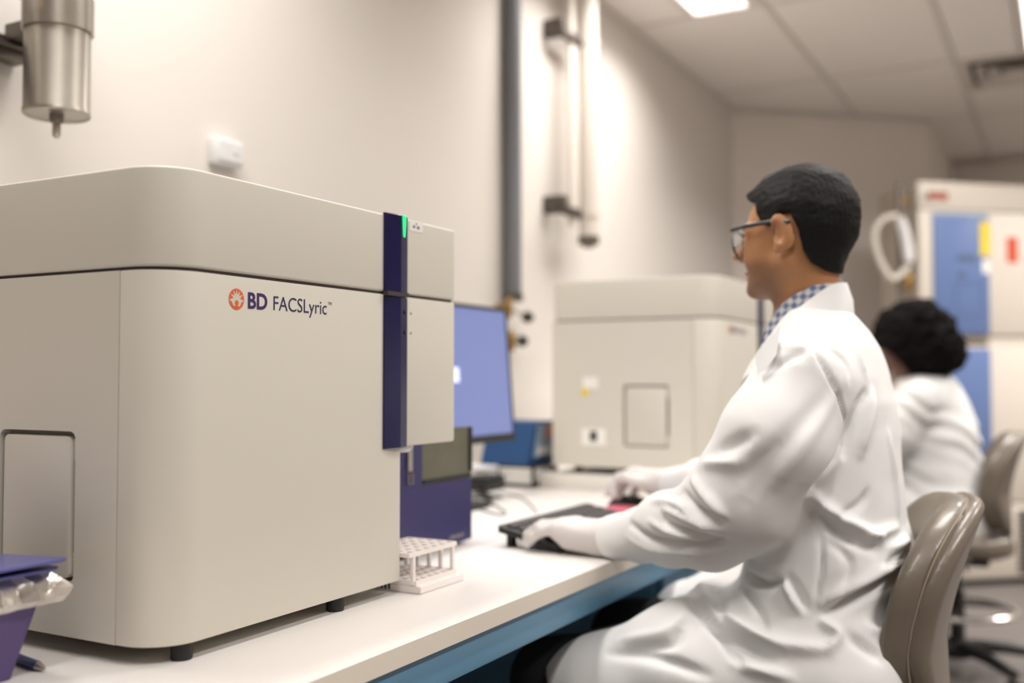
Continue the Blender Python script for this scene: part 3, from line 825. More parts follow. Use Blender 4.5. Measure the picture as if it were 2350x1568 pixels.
part_world(obj('arm', box((XW + .04, YCc - .02, zs + .0), (XCY - rC - .004, YCc + .02, zs + .03), .002, 1), 'steel_dark'), brk)
part_world(obj('plate', box((XW + .056, YCc - .75, zs + .002), (XW + .062, YCc - .055, zs + .09), .001, 1), 'steel'), brk)

# hose loop and tap on the far wall
RP = P(2067, 650, 5.35)
zt_ = P(2067, 425, 5.35)[2]
wt2 = thing('service_riser', 'thin grey riser pipe with brass tap left of the freezer', 'pipe', (RP[0], RP[1], 0))
obj('riser', lathe([(.05, .0005), (.05, .01), (.015, .014), (.015, zt_), (.012, zt_ + .008), (0, zt_ + .008)], 12), 'steel_dark', wt2)
tz = RP[2]
obj('valve', lathe([(.014, tz - .045), (.022, tz - .03), (.022, tz + .03), (.014, tz + .045)], 12, c=(.036, .01, 0)), 'brass', wt2)
obj('valve_stem', tube([(.0, 0, tz), (.04, .01, tz)], .012, 8), 'brass', wt2)
tz2 = P(2067, 462, 5.35)[2]
obj('top_fitting', tube([(.0, 0, tz2), (.05, .01, tz2)], .016, 8), 'brass', wt2)
hz = thing('hose_loop', 'white looped hose hanging from the riser pipe left of the freezer', 'hose', tuple(P(2068, 500, 5.31)))
loop = [(2060, 497), (2030, 502), (2008, 530), (2010, 570), (2026, 613), (2048, 640), (2073, 625), (2090, 592), (2085, 550), (2076, 515)]
part_world(obj('hose', tube(smooth_path([P(x, y, 5.295) for x, y in loop], 6), .017, 10), 'hose'), hz)
part_world(obj('grip', tube([P(2066, 500, 5.29), P(2078, 550, 5.29), P(2086, 600, 5.29)], .026, 10), 'plastic_white'), hz)
part_world(obj('hook', tube([P(2066, 488, 5.345), P(2066, 492, 5.31), P(2066, 505, 5.295)], .009, 8), 'steel_dark'), hz)

# ================================================================== FREEZER
fd = Vector((.764, .645, 0)); fdn = Vector((-.645, .764, 0))
fz = thing('laboratory_freezer', 'tall cream freezer with blue panels at the far right', 'freezer', (-.686, 5.665, 0), math.atan2(.645, .764))
W_ = 1.0
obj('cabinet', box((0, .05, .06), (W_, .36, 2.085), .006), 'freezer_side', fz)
obj('plinth', box((.01, .03, 0), (W_ - .01, .34, .06)), 'base_dark', fz, None)
obj('head_panel', box((0, .0, 1.96), (W_, .05, 2.105), .006), 'freezer', fz)
obj('vent_panel', box((0, .004, .035), (W_, .05, .42), .005), 'freezer', fz)
for k in range(12):
    obj('vent_slot', box((.555, -.0005, .06 + k * .028), (.90, .006, .076 + k * .028)), 'slot', fz, None)
for z0, z1, nm in ((1.305, 1.955, 'upper'), (.425, 1.25, 'lower')):
    dr = obj('door', box((0, .0, z0), (W_, .05, z1), .006), 'freezer', fz)
    zb0, zb1 = (1.31, 1.925) if nm == 'upper' else (.60, 1.235)
    obj('blue_panel', box((.078, -.012, zb0), (.402, .0, zb1), .004), 'freezer_blue', fz)
    if nm == 'upper':
        obj('panel_cap', box((.078, -.0125, zb1), (.402, .0, zb1 + .018), .002, 1), 'box_label', fz)
obj('rail', box((0, .012, 1.252), (W_, .05, 1.303), .002, 1), 'freezer', fz)
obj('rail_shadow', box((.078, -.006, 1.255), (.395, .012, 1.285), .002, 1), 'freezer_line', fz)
for nm, s0, s1, z0, z1, m, y in (('yellow_label', .348, .408, 1.72, 1.90, 'label_yellow', -.0135), ('red_label', .516, .582, 1.69, 1.825, 'label_red', -.001),
                                 ('name_plate', .058, .172, 2.008, 2.052, 'label_brick', -.002), ('display', .21, .33, 1.69, 1.722, 'label_grey', -.0135),
                                 ('display', .215, .26, 1.60, 1.635, 'label_grey', -.0135), ('white_tag', .36, .40, 1.63, 1.70, 'sticker', -.0135)):
    obj(nm, box((s0, y, z0), (s1, y + .003, z1)), m, fz, None)
obj('panel_frame', prism([(.2, 1.40), (.36, 1.40), (.36, 1.58), (.2, 1.58)], -.0135, -.0115, 'y', holes=[[(.205, 1.405), (.355, 1.405), (.355, 1.575), (.205, 1.575)]]), 'label_grey', fz, None)
obj('round_lock', lathe([(0, -.004), (.014, -.004), (.014, .0), (0, .0)], 14, c=(.045, 0, 2.02), axis='y'), 'chrome', fz)
obj('top_bracket', box((.50, .1, 2.085), (.62, .3, 2.11), .004), 'freezer', fz)

# ================================================================== PURPLE BIN, PEN
pb = thing('purple_bin', 'purple tapered box with foil rim and blue lids at lower left', 'bin', (-1.12, .62, ZT))

pb.location = (-1.06, .67, ZT)
LO = rpoly([(-1.13, .610), (-.994, .610), (-.994, .717), (-1.13, .717)], .010, 4)
HI = rpoly([(-1.145, .590), (-.980, .590), (-.980, .738), (-1.145, .738)], .010, 4)
def loft(secs, cap=True):
    b = bmesh.new(); R = [[b.verts.new((x, y, z)) for x, y in o_] for o_, z in secs]; n = len(R[0])
    for A, B in zip(R, R[1:]):
        for i in range(n): b.faces.new((A[i], A[(i + 1) % n], B[(i + 1) % n], B[i]))
    if cap: b.faces.new(R[0][::-1]); b.faces.new(R[-1])
    return b
part_world(obj('body', loft([(LO, ZT + .0005), (HI, .838)]), 'purple'), pb)
FL = rpoly([(-1.152, .583), (-.973, .583), (-.973, .745), (-1.152, .745)], .010, 4)
part_world(obj('rim', loft([(FL, .838), (FL, .846)]), 'purple'), pb)
# crumpled foil skirt over the rim
rg = random.Random(3)
def crumple(o_, amt):
    cx_, cy_ = -1.06, .664; out = []
    for i, (x, y) in enumerate(o_):
        k = amt * (math.sin(i * 2.3) * .6 + rg.uniform(-.5, .5)); v = Vector((x - cx_, y - cy_)).normalized(); out.append((x + v.x * k, y + v.y * k))
    return out
def dense(x0, x1, y0, y1, n=14):
    out = []
    for (ax_, ay), (bx, by) in (((x0, y0), (x1, y0)), ((x1, y0), (x1, y1)), ((x1, y1), (x0, y1)), ((x0, y1), (x0, y0))):
        for k in range(n): out.append((ax_ + (bx - ax_) * k / n, ay + (by - ay) * k / n))
    return out
A_ = dense(-1.158, -.966, .578, .750); B_ = dense(-1.150, -.974, .584, .738); M_ = dense(-1.162, -.960, .574, .752)
part_world(obj('foil_skirt', loft([(crumple(A_, .003), .8385), (crumple(M_, .008), .846), (crumple(M_, .009), .855), (crumple(A_, .007), .863), (crumple(B_, .004), .8725)]), 'foil', None, 20), pb)
for nm, z0, x1, y1, tilt_ in (('lower_lid', .8735, -.953, .743, .0), ('upper_lid', .882, -.944, .746, -.05)):
    o = obj(nm, prism(rpoly([(-.20, -.17), (0, -.17), (0, 0), (-.20, 0)], .012, 5), 0, .0035, bev=.001, seg=1), 'lid_blue')
    o.location = (x1, y1, z0 + (.0015 if nm == 'lower_lid' else .003)); o.rotation_euler = (0, tilt_, 0)
    part_world(o, pb)
pn = thing('pen', 'blue pen tip poking out behind the purple box', 'pen', tuple(onz(70, 1522, ZT)))
pa = onz(40, 1511, ZT + .006); pt = onz(86, 1528, ZT + .006); pe = onz(104, 1536, ZT + .004)
part_world(obj('barrel', tube([tuple(pa + (pa - pt) * 1.5), tuple(pt)], .0052, 12), 'pen_blue'), pn)
part_world(obj('tip', tube([tuple(pt), tuple(pt + (pe - pt) * .5), tuple(pe)], .005, 12, radii=[.005, .0035, .0008]), 'steel'), pn)

# ================================================================== CHAIRS
def make_chair(label, loc, rz, hs=.53):
    t = thing('lab_chair', label, 'chair', loc, rz, 'taupe laboratory chairs')
    # seat cushion
    def seat(p):
        q = np.abs(p - np.array((-.02, 0, hs - .045), np.float32)) - np.array((.21, .22, .035), np.float32)
        x, y = q[..., 0], q[..., 1]; r = .12
        d2 = np.sqrt(np.maximum(x + r, 0) ** 2 + np.maximum(y + r, 0) ** 2) + np.minimum(np.maximum(x, y) + r, 0) - r
        e = .028; a = d2 + e; b = q[..., 2] + e
        return np.sqrt(np.maximum(a, 0) ** 2 + np.maximum(b, 0) ** 2) + np.minimum(np.maximum(a, b), 0) - e
    sdf_mesh('seat', grid((-.26, -.26, hs - .1), (.22, .26, hs + .02), .008), seat, 'upholstery', t)
    def bmap(y, z):
        v = (z - (hs + .04)) / .32; u = y / .2
        return .150 - .012 * v + .115 * np.maximum(v - .30, 0) ** 1.3 - .045 * u * u
    zc, hh, hw = hs + .18, .176, .205
    def shell(p, t0, grow=0.0):
        x = p[..., 0] - bmap(p[..., 1], p[..., 2]); y = np.abs(p[..., 1]) - hw - grow; z = np.abs(p[..., 2] - zc) - hh - grow; r = .15
        d2 = np.sqrt(np.maximum(y + r, 0) ** 2 + np.maximum(z + r, 0) ** 2) + np.minimum(np.maximum(y, z) + r, 0) - r
        e = .017; a = d2 + e; b = np.abs(x - t0[0]) - t0[1] + e
        return np.sqrt(np.maximum(a, 0) ** 2 + np.maximum(b, 0) ** 2) + np.minimum(np.maximum(a, b), 0) - e
    g = grid((-.02, -.23, hs - .03), (.30, .23, hs + .40), .006)
    sdf_mesh('backrest_cushion', g, lambda p: shell(p, (-.010, .027)), 'upholstery', t)
    sdf_mesh('backrest_shell', g, lambda p: shell(p, (.020, .018), .001), 'upholstery', t)
    # stitched seam along the rim
    pts = []
    for k in range(60):
        a = 2 * math.pi * k / 60; ca, sa = math.cos(a), math.sin(a); n = 3.2
        yy = (hw - .002) * math.copysign(abs(ca) ** (2 / n), ca); zz = zc + (hh - .002) * math.copysign(abs(sa) ** (2 / n), sa)
        pts.append((bmap(yy, zz) + .0095, yy * .995, zz))
    obj('seam', tube(pts, .0018, 5, closed=True), 'stitch', t)
    obj('back_bracket', tube(smooth_path([(.06, 0, hs - .1), (.15, 0, hs - .09), (.172, 0, hs - .03), (.165, 0, hs + .06)], 6), .016, 10), 'black', t)
    obj('seat_mechanism', box((-.09, -.07, hs - .13), (.11, .07, hs - .082), .012), 'black', t)
    obj('lever', tube([(.02, -.06, hs - .11), (.03, -.22, hs - .12)], .006, 8), 'black', t)
    obj('gas_post', lathe([(.026, .10), (.026, .30), (.016, .301), (.016, hs - .12)], 18), 'black', t)
    fr_ = obj('foot_ring', tube([(.20 * math.cos(2 * math.pi * k / 40), .20 * math.sin(2 * math.pi * k / 40), .235) for k in range(40)], .011, 10, closed=True), 'chrome', t)
    for k in range(3):
        a = 2 * math.pi * k / 3 + .5
        obj('ring_spoke', tube([(.02 * math.cos(a), .02 * math.sin(a), .25), (.2 * math.cos(a), .2 * math.sin(a), .235)], .007, 8), 'black', fr_)
    obj('hub', lathe([(0, .06), (.045, .06), (.045, .12), (.03, .13), (0, .13)], 18), 'black', t)
    for k in range(5):
        a = 2 * math.pi * k / 5 + .3; c_, s_ = math.cos(a), math.sin(a)
        lg = obj('base_arm', tube([(.03 * c_, .03 * s_, .10), (.17 * c_, .17 * s_, .095), (.30 * c_, .30 * s_, .075)], .02, 8, radii=[.026, .022, .017]), 'black', t)
        cs = obj('caster', lathe([(0, -.022), (.026, -.022), (.029, -.016), (.029, -.004), (.018, -.002), (.018, .002), (.029, .004), (.029, .016), (.026, .022), (0, .022)], 18, axis='y'), 'black', t, 35, (.30 * c_, .30 * s_, .0295), (0, 0, a + 1.1))
        obj('caster_stem', lathe([(.008, .03), (.008, .07)], 8, c=(.30 * c_, .30 * s_, 0)), 'steel_dark', t)
    return t
make_chair('taupe chair with stitched backrest under the person at the keyboard', (-.370, 1.80, 0), math.radians(12), .53)
make_chair('blurred taupe chair with chrome foot ring under the far person', (-.385, 4.12, 0), math.radians(6), .53)

# ================================================================== PERSON AT THE KEYBOARD
pm = thing('person', 'person in white lab coat and safety glasses typing in profile', 'person', (-.40, 1.78, 0))
YM = 1.78
# head frame
hy = math.radians(13); hp = math.radians(-1.5)
f0 = np.array([-math.cos(hy), math.sin(hy), 0]); hf = f0 * math.cos(hp) - np.array([0, 0, math.sin(hp)])
hu = np.array([0, 0, math.cos(hp)]) + f0 * math.sin(hp); hl = np.cross(hu, hf)
HO = P(1787, 541, 1.685) - .078 * hl
HM = np.stack([hf, hl, hu], 1).astype(np.float32)           # columns: local axes in world
def HW(f, l, u): return HO + hf * f + hl * l + hu * u
def hloc(p): return (p - HO.astype(np.float32)) @ HM
def sym(q):
    s = q.copy(); s[..., 1] = np.abs(s[..., 1]); return s
def cranium(q): return ell(q, (-.003, 0, .030), (.090, .075, .083))
def head_sdf(q, detail=True):
    q = q.copy(); q[..., 2] = np.where(q[..., 2] < 0, q[..., 2] / .86, q[..., 2])
    s = sym(q)
    d = cranium(q)
    d = smin(d, ell(q, (.040, 0, -.018), (.052, .062, .078)), .025)
    d = smin(d, rc(s, (.000, .050, -.050), (.070, .014, -.096), .020, .016), .03)
    d = smin(d, ell(q, (.030, 0, -.075), (.052, .045, .030)), .025)
    d = smin(d, ell(s, (.052, .040, -.030), (.028, .022, .034)), .02)
    d = smin(d, ell(q, (.078, 0, -.100), (.015, .020, .013)), .015)
    if detail:
        d = smin(d, rc(s, (.084, .006, .014), (.066, .052, .016), .010, .008), .014)
        d = smax(d, -ell(s, (.097, .033, .000), (.016, .020, .012)), .012)
        d = smin(d, ell(s, (.079, .032, -.001), (.012, .013, .011)), .004)
        d = smin(d, rc(q, (.084, 0, .008), (.118, 0, -.025), .008, .0095), .012)
        d = smin(d, ell(s, (.100, .0115, -.033), (.012, .007, .008)), .006)
        d = smin(d, ell(q, (.088, 0, -.063), (.011, .021, .0065)), .006)
        d = smin(d, ell(q, (.086, 0, -.076), (.011, .018, .0065)), .005)
        # ears
        ca, sa = math.cos(.30), math.sin(.30); ct, st_ = math.cos(.38), math.sin(.38)
        R = np.array([[ct * ca, -st_, ct * sa], [st_ * ca, ct, st_ * sa], [-sa, 0, ca]], np.float32)
        e = ell(s, (-.008, .082, .004), (.0185, .0065, .033), R)
        e = smin(e, ell(s, (-.002, .080, -.024), (.010, .006, .011)), .008)
        e = smax(e, -ell(s, (-.001, .0885, .004), (.0095, .0065, .019), R), .004)
        d = smin(d, e, .005)
    return d
NB = np.array([-.398, YM, 1.165])
NT = HW(-.014, 0, -.045)
def neck(p): return rc(p, NT, NB, .051, .057)
LHW = np.array([-.745, 1.718, .794]); RHW = np.array([-.835, 2.285, .835])
LS, LE = np.array([-.365, 1.605, 1.075]), np.array([-.515, 1.598, .843])
RS, RE = np.array([-.375, 1.955, 1.075]), np.array([-.56, 2.03, .862])
def body(p):
    d = head_sdf(hloc(p))
    d = smin(d, neck(p), .025)
    b = chain(p, [((-.388, YM, 1.12), .07), ((-.375, YM, .95), .09), ((-.375, YM, .70), .10), ((-.375, YM, .63), .10)], .05)
    b = smin(b, rc(p, (-.37, 1.63, 1.085), (-.37, 1.93, 1.085), .045, .045), .04)
    for S, E, Wr in ((LS, LE, LHW), (RS, RE, RHW)): b = smin(b, chain(p, [(S, .042), (E, .036), (Wr, .024)]), .03)
    for hpY, kY in ((1.69, 1.61), (1.87, 1.95)): b = smin(b, chain(p, [((-.37, hpY, .615), .075), ((-.785, kY, .555), .048), ((-.775, kY, .45), .044), ((-.725, kY, .12), .034)]), .03)
    return smin(d, b, .03)
hc = HO
g = grid((-.90, 1.53, .06), (-.18, 2.33, 1.50), .016, (hc - np.array((.135, .115, .125)), hc + np.array((.125, .115, .13))), .003)
bd_ = part_world(sdf_mesh('body', g, body, 'skin'), pm)
co_ = np.empty(len(bd_.data.vertices) * 3, np.float32); bd_.data.vertices.foreach_get('co', co_); ql = hloc(co_.reshape(-1, 3))
sm = lambda a, b, x: np.clip((x - a) / (b - a), 0, 1) ** 2 * (3 - 2 * np.clip((x - a) / (b - a), 0, 1))
stub = sm(-.028, -.050, ql[:, 2]) * sm(-.01, .03, ql[:, 0]) * (1 - sm(-.105, -.14, ql[:, 2])) * .6
stub = np.maximum(stub, .5 * sm(-.036, -.042, ql[:, 2]) * sm(.07, .085, ql[:, 0]))
lip = np.exp(-((ql[:, 0] - .093) / .010) ** 2 - (ql[:, 1] / .02) ** 2 - ((ql[:, 2] + .060) / .010) ** 2)
at_ = bd_.data.attributes.new('stubble', 'FLOAT', 'POINT'); at_.data.foreach_set('value', np.clip(stub * (1 - lip), 0, 1).astype(np.float32))
nt = MATS['skin'].node_tree; bs = nt.nodes['Principled BSDF']; an = nt.nodes.new('ShaderNodeAttribute'); an.attribute_name = 'stubble'
mx = nt.nodes.new('ShaderNodeMix'); mx.data_type = 'RGBA'; src = bs.inputs['Base Color'].links[0].from_socket
nt.links.new(an.outputs['Fac'], mx.inputs['Factor']); nt.links.new(src, mx.inputs['A']); mx.inputs['B'].default_value = (*lin((92, 66, 50)), 1)
nt.links.new(mx.outputs['Result'], bs.inputs['Base Color'])
# hair
hair_poly = [(.090, .082), (.078, .068), (.050, .060), (.046, .040), (.036, .024), (.018, .016), (.012, .022), (-.004, .036), (-.020, .036), (-.030, .010),
             (-.034, -.024), (-.044, -.045), (-.060, -.058), (-.095, -.066), (-.16, -.068), (-.16, .2), (.14, .2), (.13, .10)]
def hair(p):
    q = hloc(p); s = sym(q)
    base = np.minimum(smin(head_sdf(q, False), neck(p), .03), 1)
    th = .007 + .010 * np.clip((q[..., 2] - .03) / .08, 0, 1)
    h = base - th + .0016 * rough3(q * np.array((1.6, 2.2, .8), np.float32), 260, 2) + .0022 * rough3(q, 90, 4)
    h = smax(h, poly2d(q[..., 0], q[..., 2], hair_poly), .006)
    tuft = ell(q, (.064, 0, .080), (.030, .045, .009))
    h = smin(h, tuft, .012)
    return h
g = grid(hc - np.array((.15, .14, .14)), hc + np.array((.16, .14, .17)), .0032)
part_world(sdf_mesh('hair', g, hair, 'hair'), pm)
# eyes and brows
for s_ in (1, -1):
    e_ = part_world(obj('eye', lathe([(0, -.0118), (.006, -.0102), (.0102, -.006), (.0118, 0), (.0102, .006), (.006, .0102), (0, .0118)], 16), 'eye_white'), pm)
    e_.location = HW(.0795, s_ * .032, -.001)
    i_ = part_world(obj('iris', lathe([(0, .0122), (.004, .0119), (.0055, .0112), (0, .010)], 14, axis='x'), 'eye_dark'), pm)
    i_.location = HW(.0795, s_ * .032, -.001); i_.rotation_euler = (0, 0, math.atan2(hf[1], hf[0]))
    part_world(obj('eyebrow', tube(smooth_path([HW(.092, s_ * .012, .018), HW(.089, s_ * .030, .024), HW(.074, s_ * .052, .018)], 4), .004, 6), 'hair'), pm)
# glasses
gl = part_world(obj('glasses', tube(smooth_path([HW(.094, .062, .012), HW(.098, .04, .017), HW(.101, .012, .012), HW(.101, -.012, .012), HW(.098, -.04, .017), HW(.094, -.062, .012)], 5), .0028, 8), 'frame_black'), pm)
def gpart(name, bm, m, smooth=35):
    o = obj(name, bm, m, None, smooth); o.parent = gl; o.matrix_parent_inverse = Matrix.Translation(-Vector(pm.location)).inverted() @ Matrix.Translation(-Vector(pm.location)); return o
for s_ in (1, -1):
    bm = tube([HW(.094, s_ * .066, .016), HW(.060, s_ * .078, .020), HW(.010, s_ * .083, .024), HW(-.022, s_ * .083, .022)], .003, 8, radii=[.0042, .0042, .0036, .003])
    gpart('temple_arm', bm, 'frame_black')
    bm = tube(smooth_path([HW(.094, s_ * .064, .014), HW(.090, s_ * .067, -.010), HW(.090, s_ * .055, -.026), HW(.096, s_ * .030, -.029), HW(.100, s_ * .014, -.012), HW(.100, s_ * .012, .012)], 5), .002, 6)
    gpart('lens_rim', bm, 'frame_black')
if 'lens' not in MATS:
    m = bpy.data.materials.new('lens'); m.use_nodes = True; b = m.node_tree.nodes['Principled BSDF']
    b.inputs['Base Color'].default_value = (.92, .94, .97, 1); b.inputs['Roughness'].default_value = .08; b.inputs['Alpha'].default_value = .14
    MATS['lens'] = m
for s_ in (1, -1):
    bm = bmesh.new()
    vs = [bm.verts.new(HW(*v)) for v in ((.0955, s_ * .064, .014), (.101, s_ * .012, .013), (.1005, s_ * .014, -.012), (.097, s_ * .030, -.028), (.091, s_ * .055, -.025), (.0905, s_ * .066, -.010))]
    bm.faces.new(vs); r_ = bmesh.ops.extrude_face_region(bm, geom=list(bm.faces))
    for v in [g_ for g_ in r_['geom'] if isinstance(g_, bmesh.types.BMVert)]: v.co += Vector(hf) * .0015
    gpart('lens', bm, 'lens', None)
    bm = bmesh.new()
    vs = [bm.verts.new(HW(*v)) for v in ((.094, s_ * .068, .014), (.066, s_ * .078, .017), (.068, s_ * .077, -.008), (.090, s_ * .068, -.012))]
    bm.faces.new(vs); r_ = bmesh.ops.extrude_face_region(bm, geom=list(bm.faces))
    for v in [g_ for g_ in r_['geom'] if isinstance(g_, bmesh.types.BMVert)]: v.co += Vector(hl) * .0012
    gpart('side_shield', bm, 'lens', None)

# ---- lab coat
TZ = np.array([.44, .50, .589, .66, .703, .75, .793, .845, .92, .986, 1.04, 1.079, 1.13, 1.158, 1.19, 1.22])
TB = np.array([-.262, -.262, -.268, -.262, -.254, -.238, -.229, -.243, -.249, -.252, -.258, -.268, -.284, -.298, -.322, -.350])
TF = np.array([-.50, -.52, -.535, -.545, -.52, -.50, -.49, -.485, -.495, -.505, -.492, -.475, -.455, -.442, -.428, -.415])
TR = np.array([.225, .225, .22, .21, .20, .195, .19, .185, .188, .192, .190, .180, .145, .118, .088, .06])
def coat(p):
    z = p[..., 2]
    xb = np.interp(z, TZ, TB).astype(np.float32); xf = np.interp(z, TZ, TF).astype(np.float32); ry = np.interp(z, TZ, TR).astype(np.float32)
    rx = (xb - xf) / 2; xc = (xb + xf) / 2
    dx = (p[..., 0] - xc) / rx; dy = (p[..., 1] - YM) / ry
    k = (np.abs(dx) ** 2.4 + np.abs(dy) ** 2.4 + 1e-9) ** (1 / 2.4)
    d = (k - 1) * np.minimum(rx, ry) * .85
    d = smax(d, z - 1.205, .02); d = smax(d, .46 - z, .02)
    d = smin(d, rc(p, (-.372, 1.63, 1.088), (-.378, 1.93, 1.088), .058, .058), .06)
    # left sleeve
    la = chain(p, [((-.368, 1.60, 1.075), .068), ((-.398, 1.572, .985), .080), ((-.452, 1.575, .895), .077), ((-.510, 1.59, .848), .066)], .04)
    la = smin(la, chain(p, [((-.510, 1.592, .846), .066), ((-.590, 1.63, .830), .057), ((-.655, 1.672, .810), .042), ((-.712, 1.700, .798), .034), ((-.738, 1.714, .795), .031)], .03), .035)
    ra = chain(p, [((-.375, 1.96, 1.075), .068), ((-.46, 2.0, .95), .072), (tuple(RE), .062), ((-.70, 2.16, .85), .05), ((-.80, 2.25, .84), .036)], .035)
    d = smin(d, la, .022); d = smin(d, ra, .022)
    # lap and thighs
    lg = chain(p, [((-.34, 1.67, .610), .118), ((-.55, 1.625, .606), .104), ((-.70, 1.60, .555), .084), ((-.80, 1.60, .515), .074)], .05)
    rg_ = chain(p, [((-.34, 1.89, .615), .118), ((-.55, 1.94, .618), .105), ((-.66, 1.955, .60), .085)], .05)
    lap = ell(p, (-.49, 1.79, .655), (.13, .15, .070))
    lap = smin(lap, rc(p, (-.548, 1.70, .700), (-.572, 1.84, .704), .030, .028), .03)
    low = smin(smin(lg, rg_, .05), lap, .04)
    # skirt panel falling over the near side of the seat
    low = smin(low, rc(p, (-.36, 1.60, .52), (-.62, 1.585, .50), .045, .04), .05)
    hem = (-.800 - p[..., 0]) * .78 + (p[..., 2] - .608) * .62 * -1 + 0
    low = smax(low, (-(p[..., 0] + .79) * .75 - (p[..., 2] - .60) * .66) * 1.0, .008)
    d = smin(d, low, .035)
    return d
STROKES = [  # pixel polyline on the coat, height (m, negative = groove), width (m)
    ([(1525, 1194), (1583, 1226), (1656, 1242)], -.011, .010), ([(1445, 1203), (1506, 1242), (1621, 1255), (1665, 1246)], -.012, .010),
    ([(1568, 1131), (1606, 1173), (1660, 1196)], -.012, .010), ([(1522, 1168), (1590, 1196), (1650, 1216)], .009, .010),
    ([(1490, 1196), (1545, 1224), (1630, 1238)], .006, .008), ([(1500, 1150), (1560, 1160), (1620, 1205)], .007, .010),
    ([(1591, 1100), (1630, 1150), (1662, 1190)], .009, .012), ([(1440, 1235), (1500, 1265), (1600, 1274)], .004, .010),
    ([(1640, 1040), (1725, 1000)], -.008, .018), ([(1615, 1065), (1700, 1060)], .008, .016), ([(1690, 1110), (1740, 1060), (1800, 1010)], -.004, .020),
    ([(1902, 906), (1787, 1031), (1715, 1150)], -.005, .022), ([(1930, 880), (1860, 1000), (1780, 1110)], .004, .02),
    ([(1862, 800), (1897, 850), (1920, 900), (1940, 960), (1938, 1000)], -.007, .007),           # armhole seam
    ([(1940, 1000), (1915, 1060), (1860, 1130)], -.010, .011),
    ([(1984, 905), (1956, 960), (1938, 1040)], -.016, .012), ([(2002, 905), (1990, 960), (1975, 1040)], .010, .014),
    ([(1860, 1135), (1916, 1180), (2017, 1238)], .012, .014), ([(1872, 1182), (1920, 1222), (2005, 1262)], -.010, .014),
    ([(1916, 1190), (1973, 1160), (1990, 1130)], -.008, .010), ([(2040, 1000), (2052, 1100), (2062, 1190)], .005, .014),
    ([(1878, 1418), (1960, 1375), (2023, 1345), (2089, 1307)], -.013, .014), ([(1890, 1385), (1990, 1330), (2070, 1285)], .007, .016),
    ([(1950, 1460), (2023, 1512)], -.012, .014), ([(1990, 1440), (2045, 1470)], .008, .016), ([(1882, 1215), (1886, 1291), (1870, 1391)], -.005, .006),
    ([(1797, 1330), (1836, 1406)], .010, .010), ([(1812, 1326), (1850, 1395)], -.008, .010), ([(1713, 1318), (1748, 1340), (1797, 1332)], -.016, .012),
    ([(1575, 1376), (1640, 1437), (1698, 1521)], -.013, .012), ([(1625, 1433), (1700, 1480), (1767, 1514)], -.013, .012), ([(1650, 1405), (1720, 1455), (1800, 1490)], .009, .012), ([(1605, 1335), (1622, 1390), (1650, 1430)], .006, .012), ([(1700, 1350), (1740, 1400), (1760, 1450)], -.006, .010), ([(1900, 1240), (1950, 1290), (1935, 1350)], -.005, .012),
    ([(1690, 1440), (1800, 1480), (1900, 1490)], .010, .018), ([(1690, 1525), (1813, 1556)], .008, .014), ([(1640, 1350), (1660, 1420)], -.008, .012),
    ([(1400, 1500), (1500, 1510), (1620, 1550)], -.009, .014), ([(1560, 1440), (1540, 1480), (1440, 1490)], -.007, .014), ([(1420, 1470), (1530, 1450), (1570, 1410)], .006, .016),
    ([(1874, 1418), (1924, 1456), (1900, 1490)], .008, .012), ([(1975, 1240), (2060, 1210)], .007, .014), ([(2040, 1260), (2085, 1240)], .008, .012), ([(2030, 1300), (2080, 1270)], -.008, .010),
    ([(1900, 800), (1940, 830), (1950, 870)], -.004, .014), ([(1960, 780), (1985, 860)], .004, .014), ([(1780, 790), (1850, 800), (1865, 830)], .004, .016),
    ([(1760, 850), (1800, 830), (1850, 806)], -.004, .012),
]
def folds(v, f):
    n_tri = [tuple(q) for q in f]
    bvh = BVHTree.FromPolygons([tuple(x) for x in v], n_tri)
    me = np_mesh('tmp', v, f); nr = np.empty(len(v) * 3, np.float32); me.vertices.foreach_get('normal', nr); nr = nr.reshape(-1, 3); bpy.data.meshes.remove(me)
    off = np.zeros(len(v))
    o_ = Vector(CAM)
    for pix, amp, wd in STROKES:
        pts = []
        for x, y in smooth_path([np.array(q, float) for q in pix], 5):
            hit = bvh.ray_cast(o_, Vector(ray(x, y)))
            if hit[0] is not None: pts.append(np.array(hit[0]))
        if len(pts) < 2: continue
        n = len(pts); best = np.full(len(v), 1e9); tt = np.zeros(len(v))
        cand = np.where((v >= np.min(pts, 0) - .06).all(1) & (v <= np.max(pts, 0) + .06).all(1))[0]
        vv = v[cand]; bd = np.full(len(cand), 1e9); tp = np.zeros(len(cand))
        for i in range(n - 1):
            a, b = pts[i], pts[i + 1]; ba = b - a
            if np.linalg.norm(ba) > .08: continue
            t = np.clip(((vv - a) @ ba) / max(ba @ ba, 1e-9), 0, 1); dd = np.linalg.norm(vv - a - t[:, None] * ba, axis=1)
            m_ = dd < bd; bd[m_] = dd[m_]; tp[m_] = (i + t[m_]) / (n - 1)
        taper = np.sqrt(np.clip(np.sin(np.clip(tp, .04, .96) * math.pi), 0, 1))
        off[cand] += 1.4 * amp * taper * np.exp(-(bd / (.62 * wd)) ** 2)
    off += .0012 * rough3(v.astype(np.float32), 38, 9) + .0007 * rough3(v.astype(np.float32), 85, 11)
    return v + nr * off[:, None]
g = grid((-.90, 1.44, .42), (-.17, 2.34, 1.27), .0048)
part_world(sdf_mesh('lab_coat', g, coat, 'coat', None, folds), pm)
cm_ = [o for o in pm.children if o.name.startswith('lab_coat')][0].data
cb_ = BVHTree.FromPolygons([v.co[:] for v in cm_.vertices], [tuple(q.vertices) for q in cm_.polygons])
def cdep(x, y):
    h_ = cb_.ray_cast(Vector(CAM), Vector(ray(x, y))); return float(np.dot(np.array(h_[0]) - CAM, fw)) if h_[0] is not None else 1.70
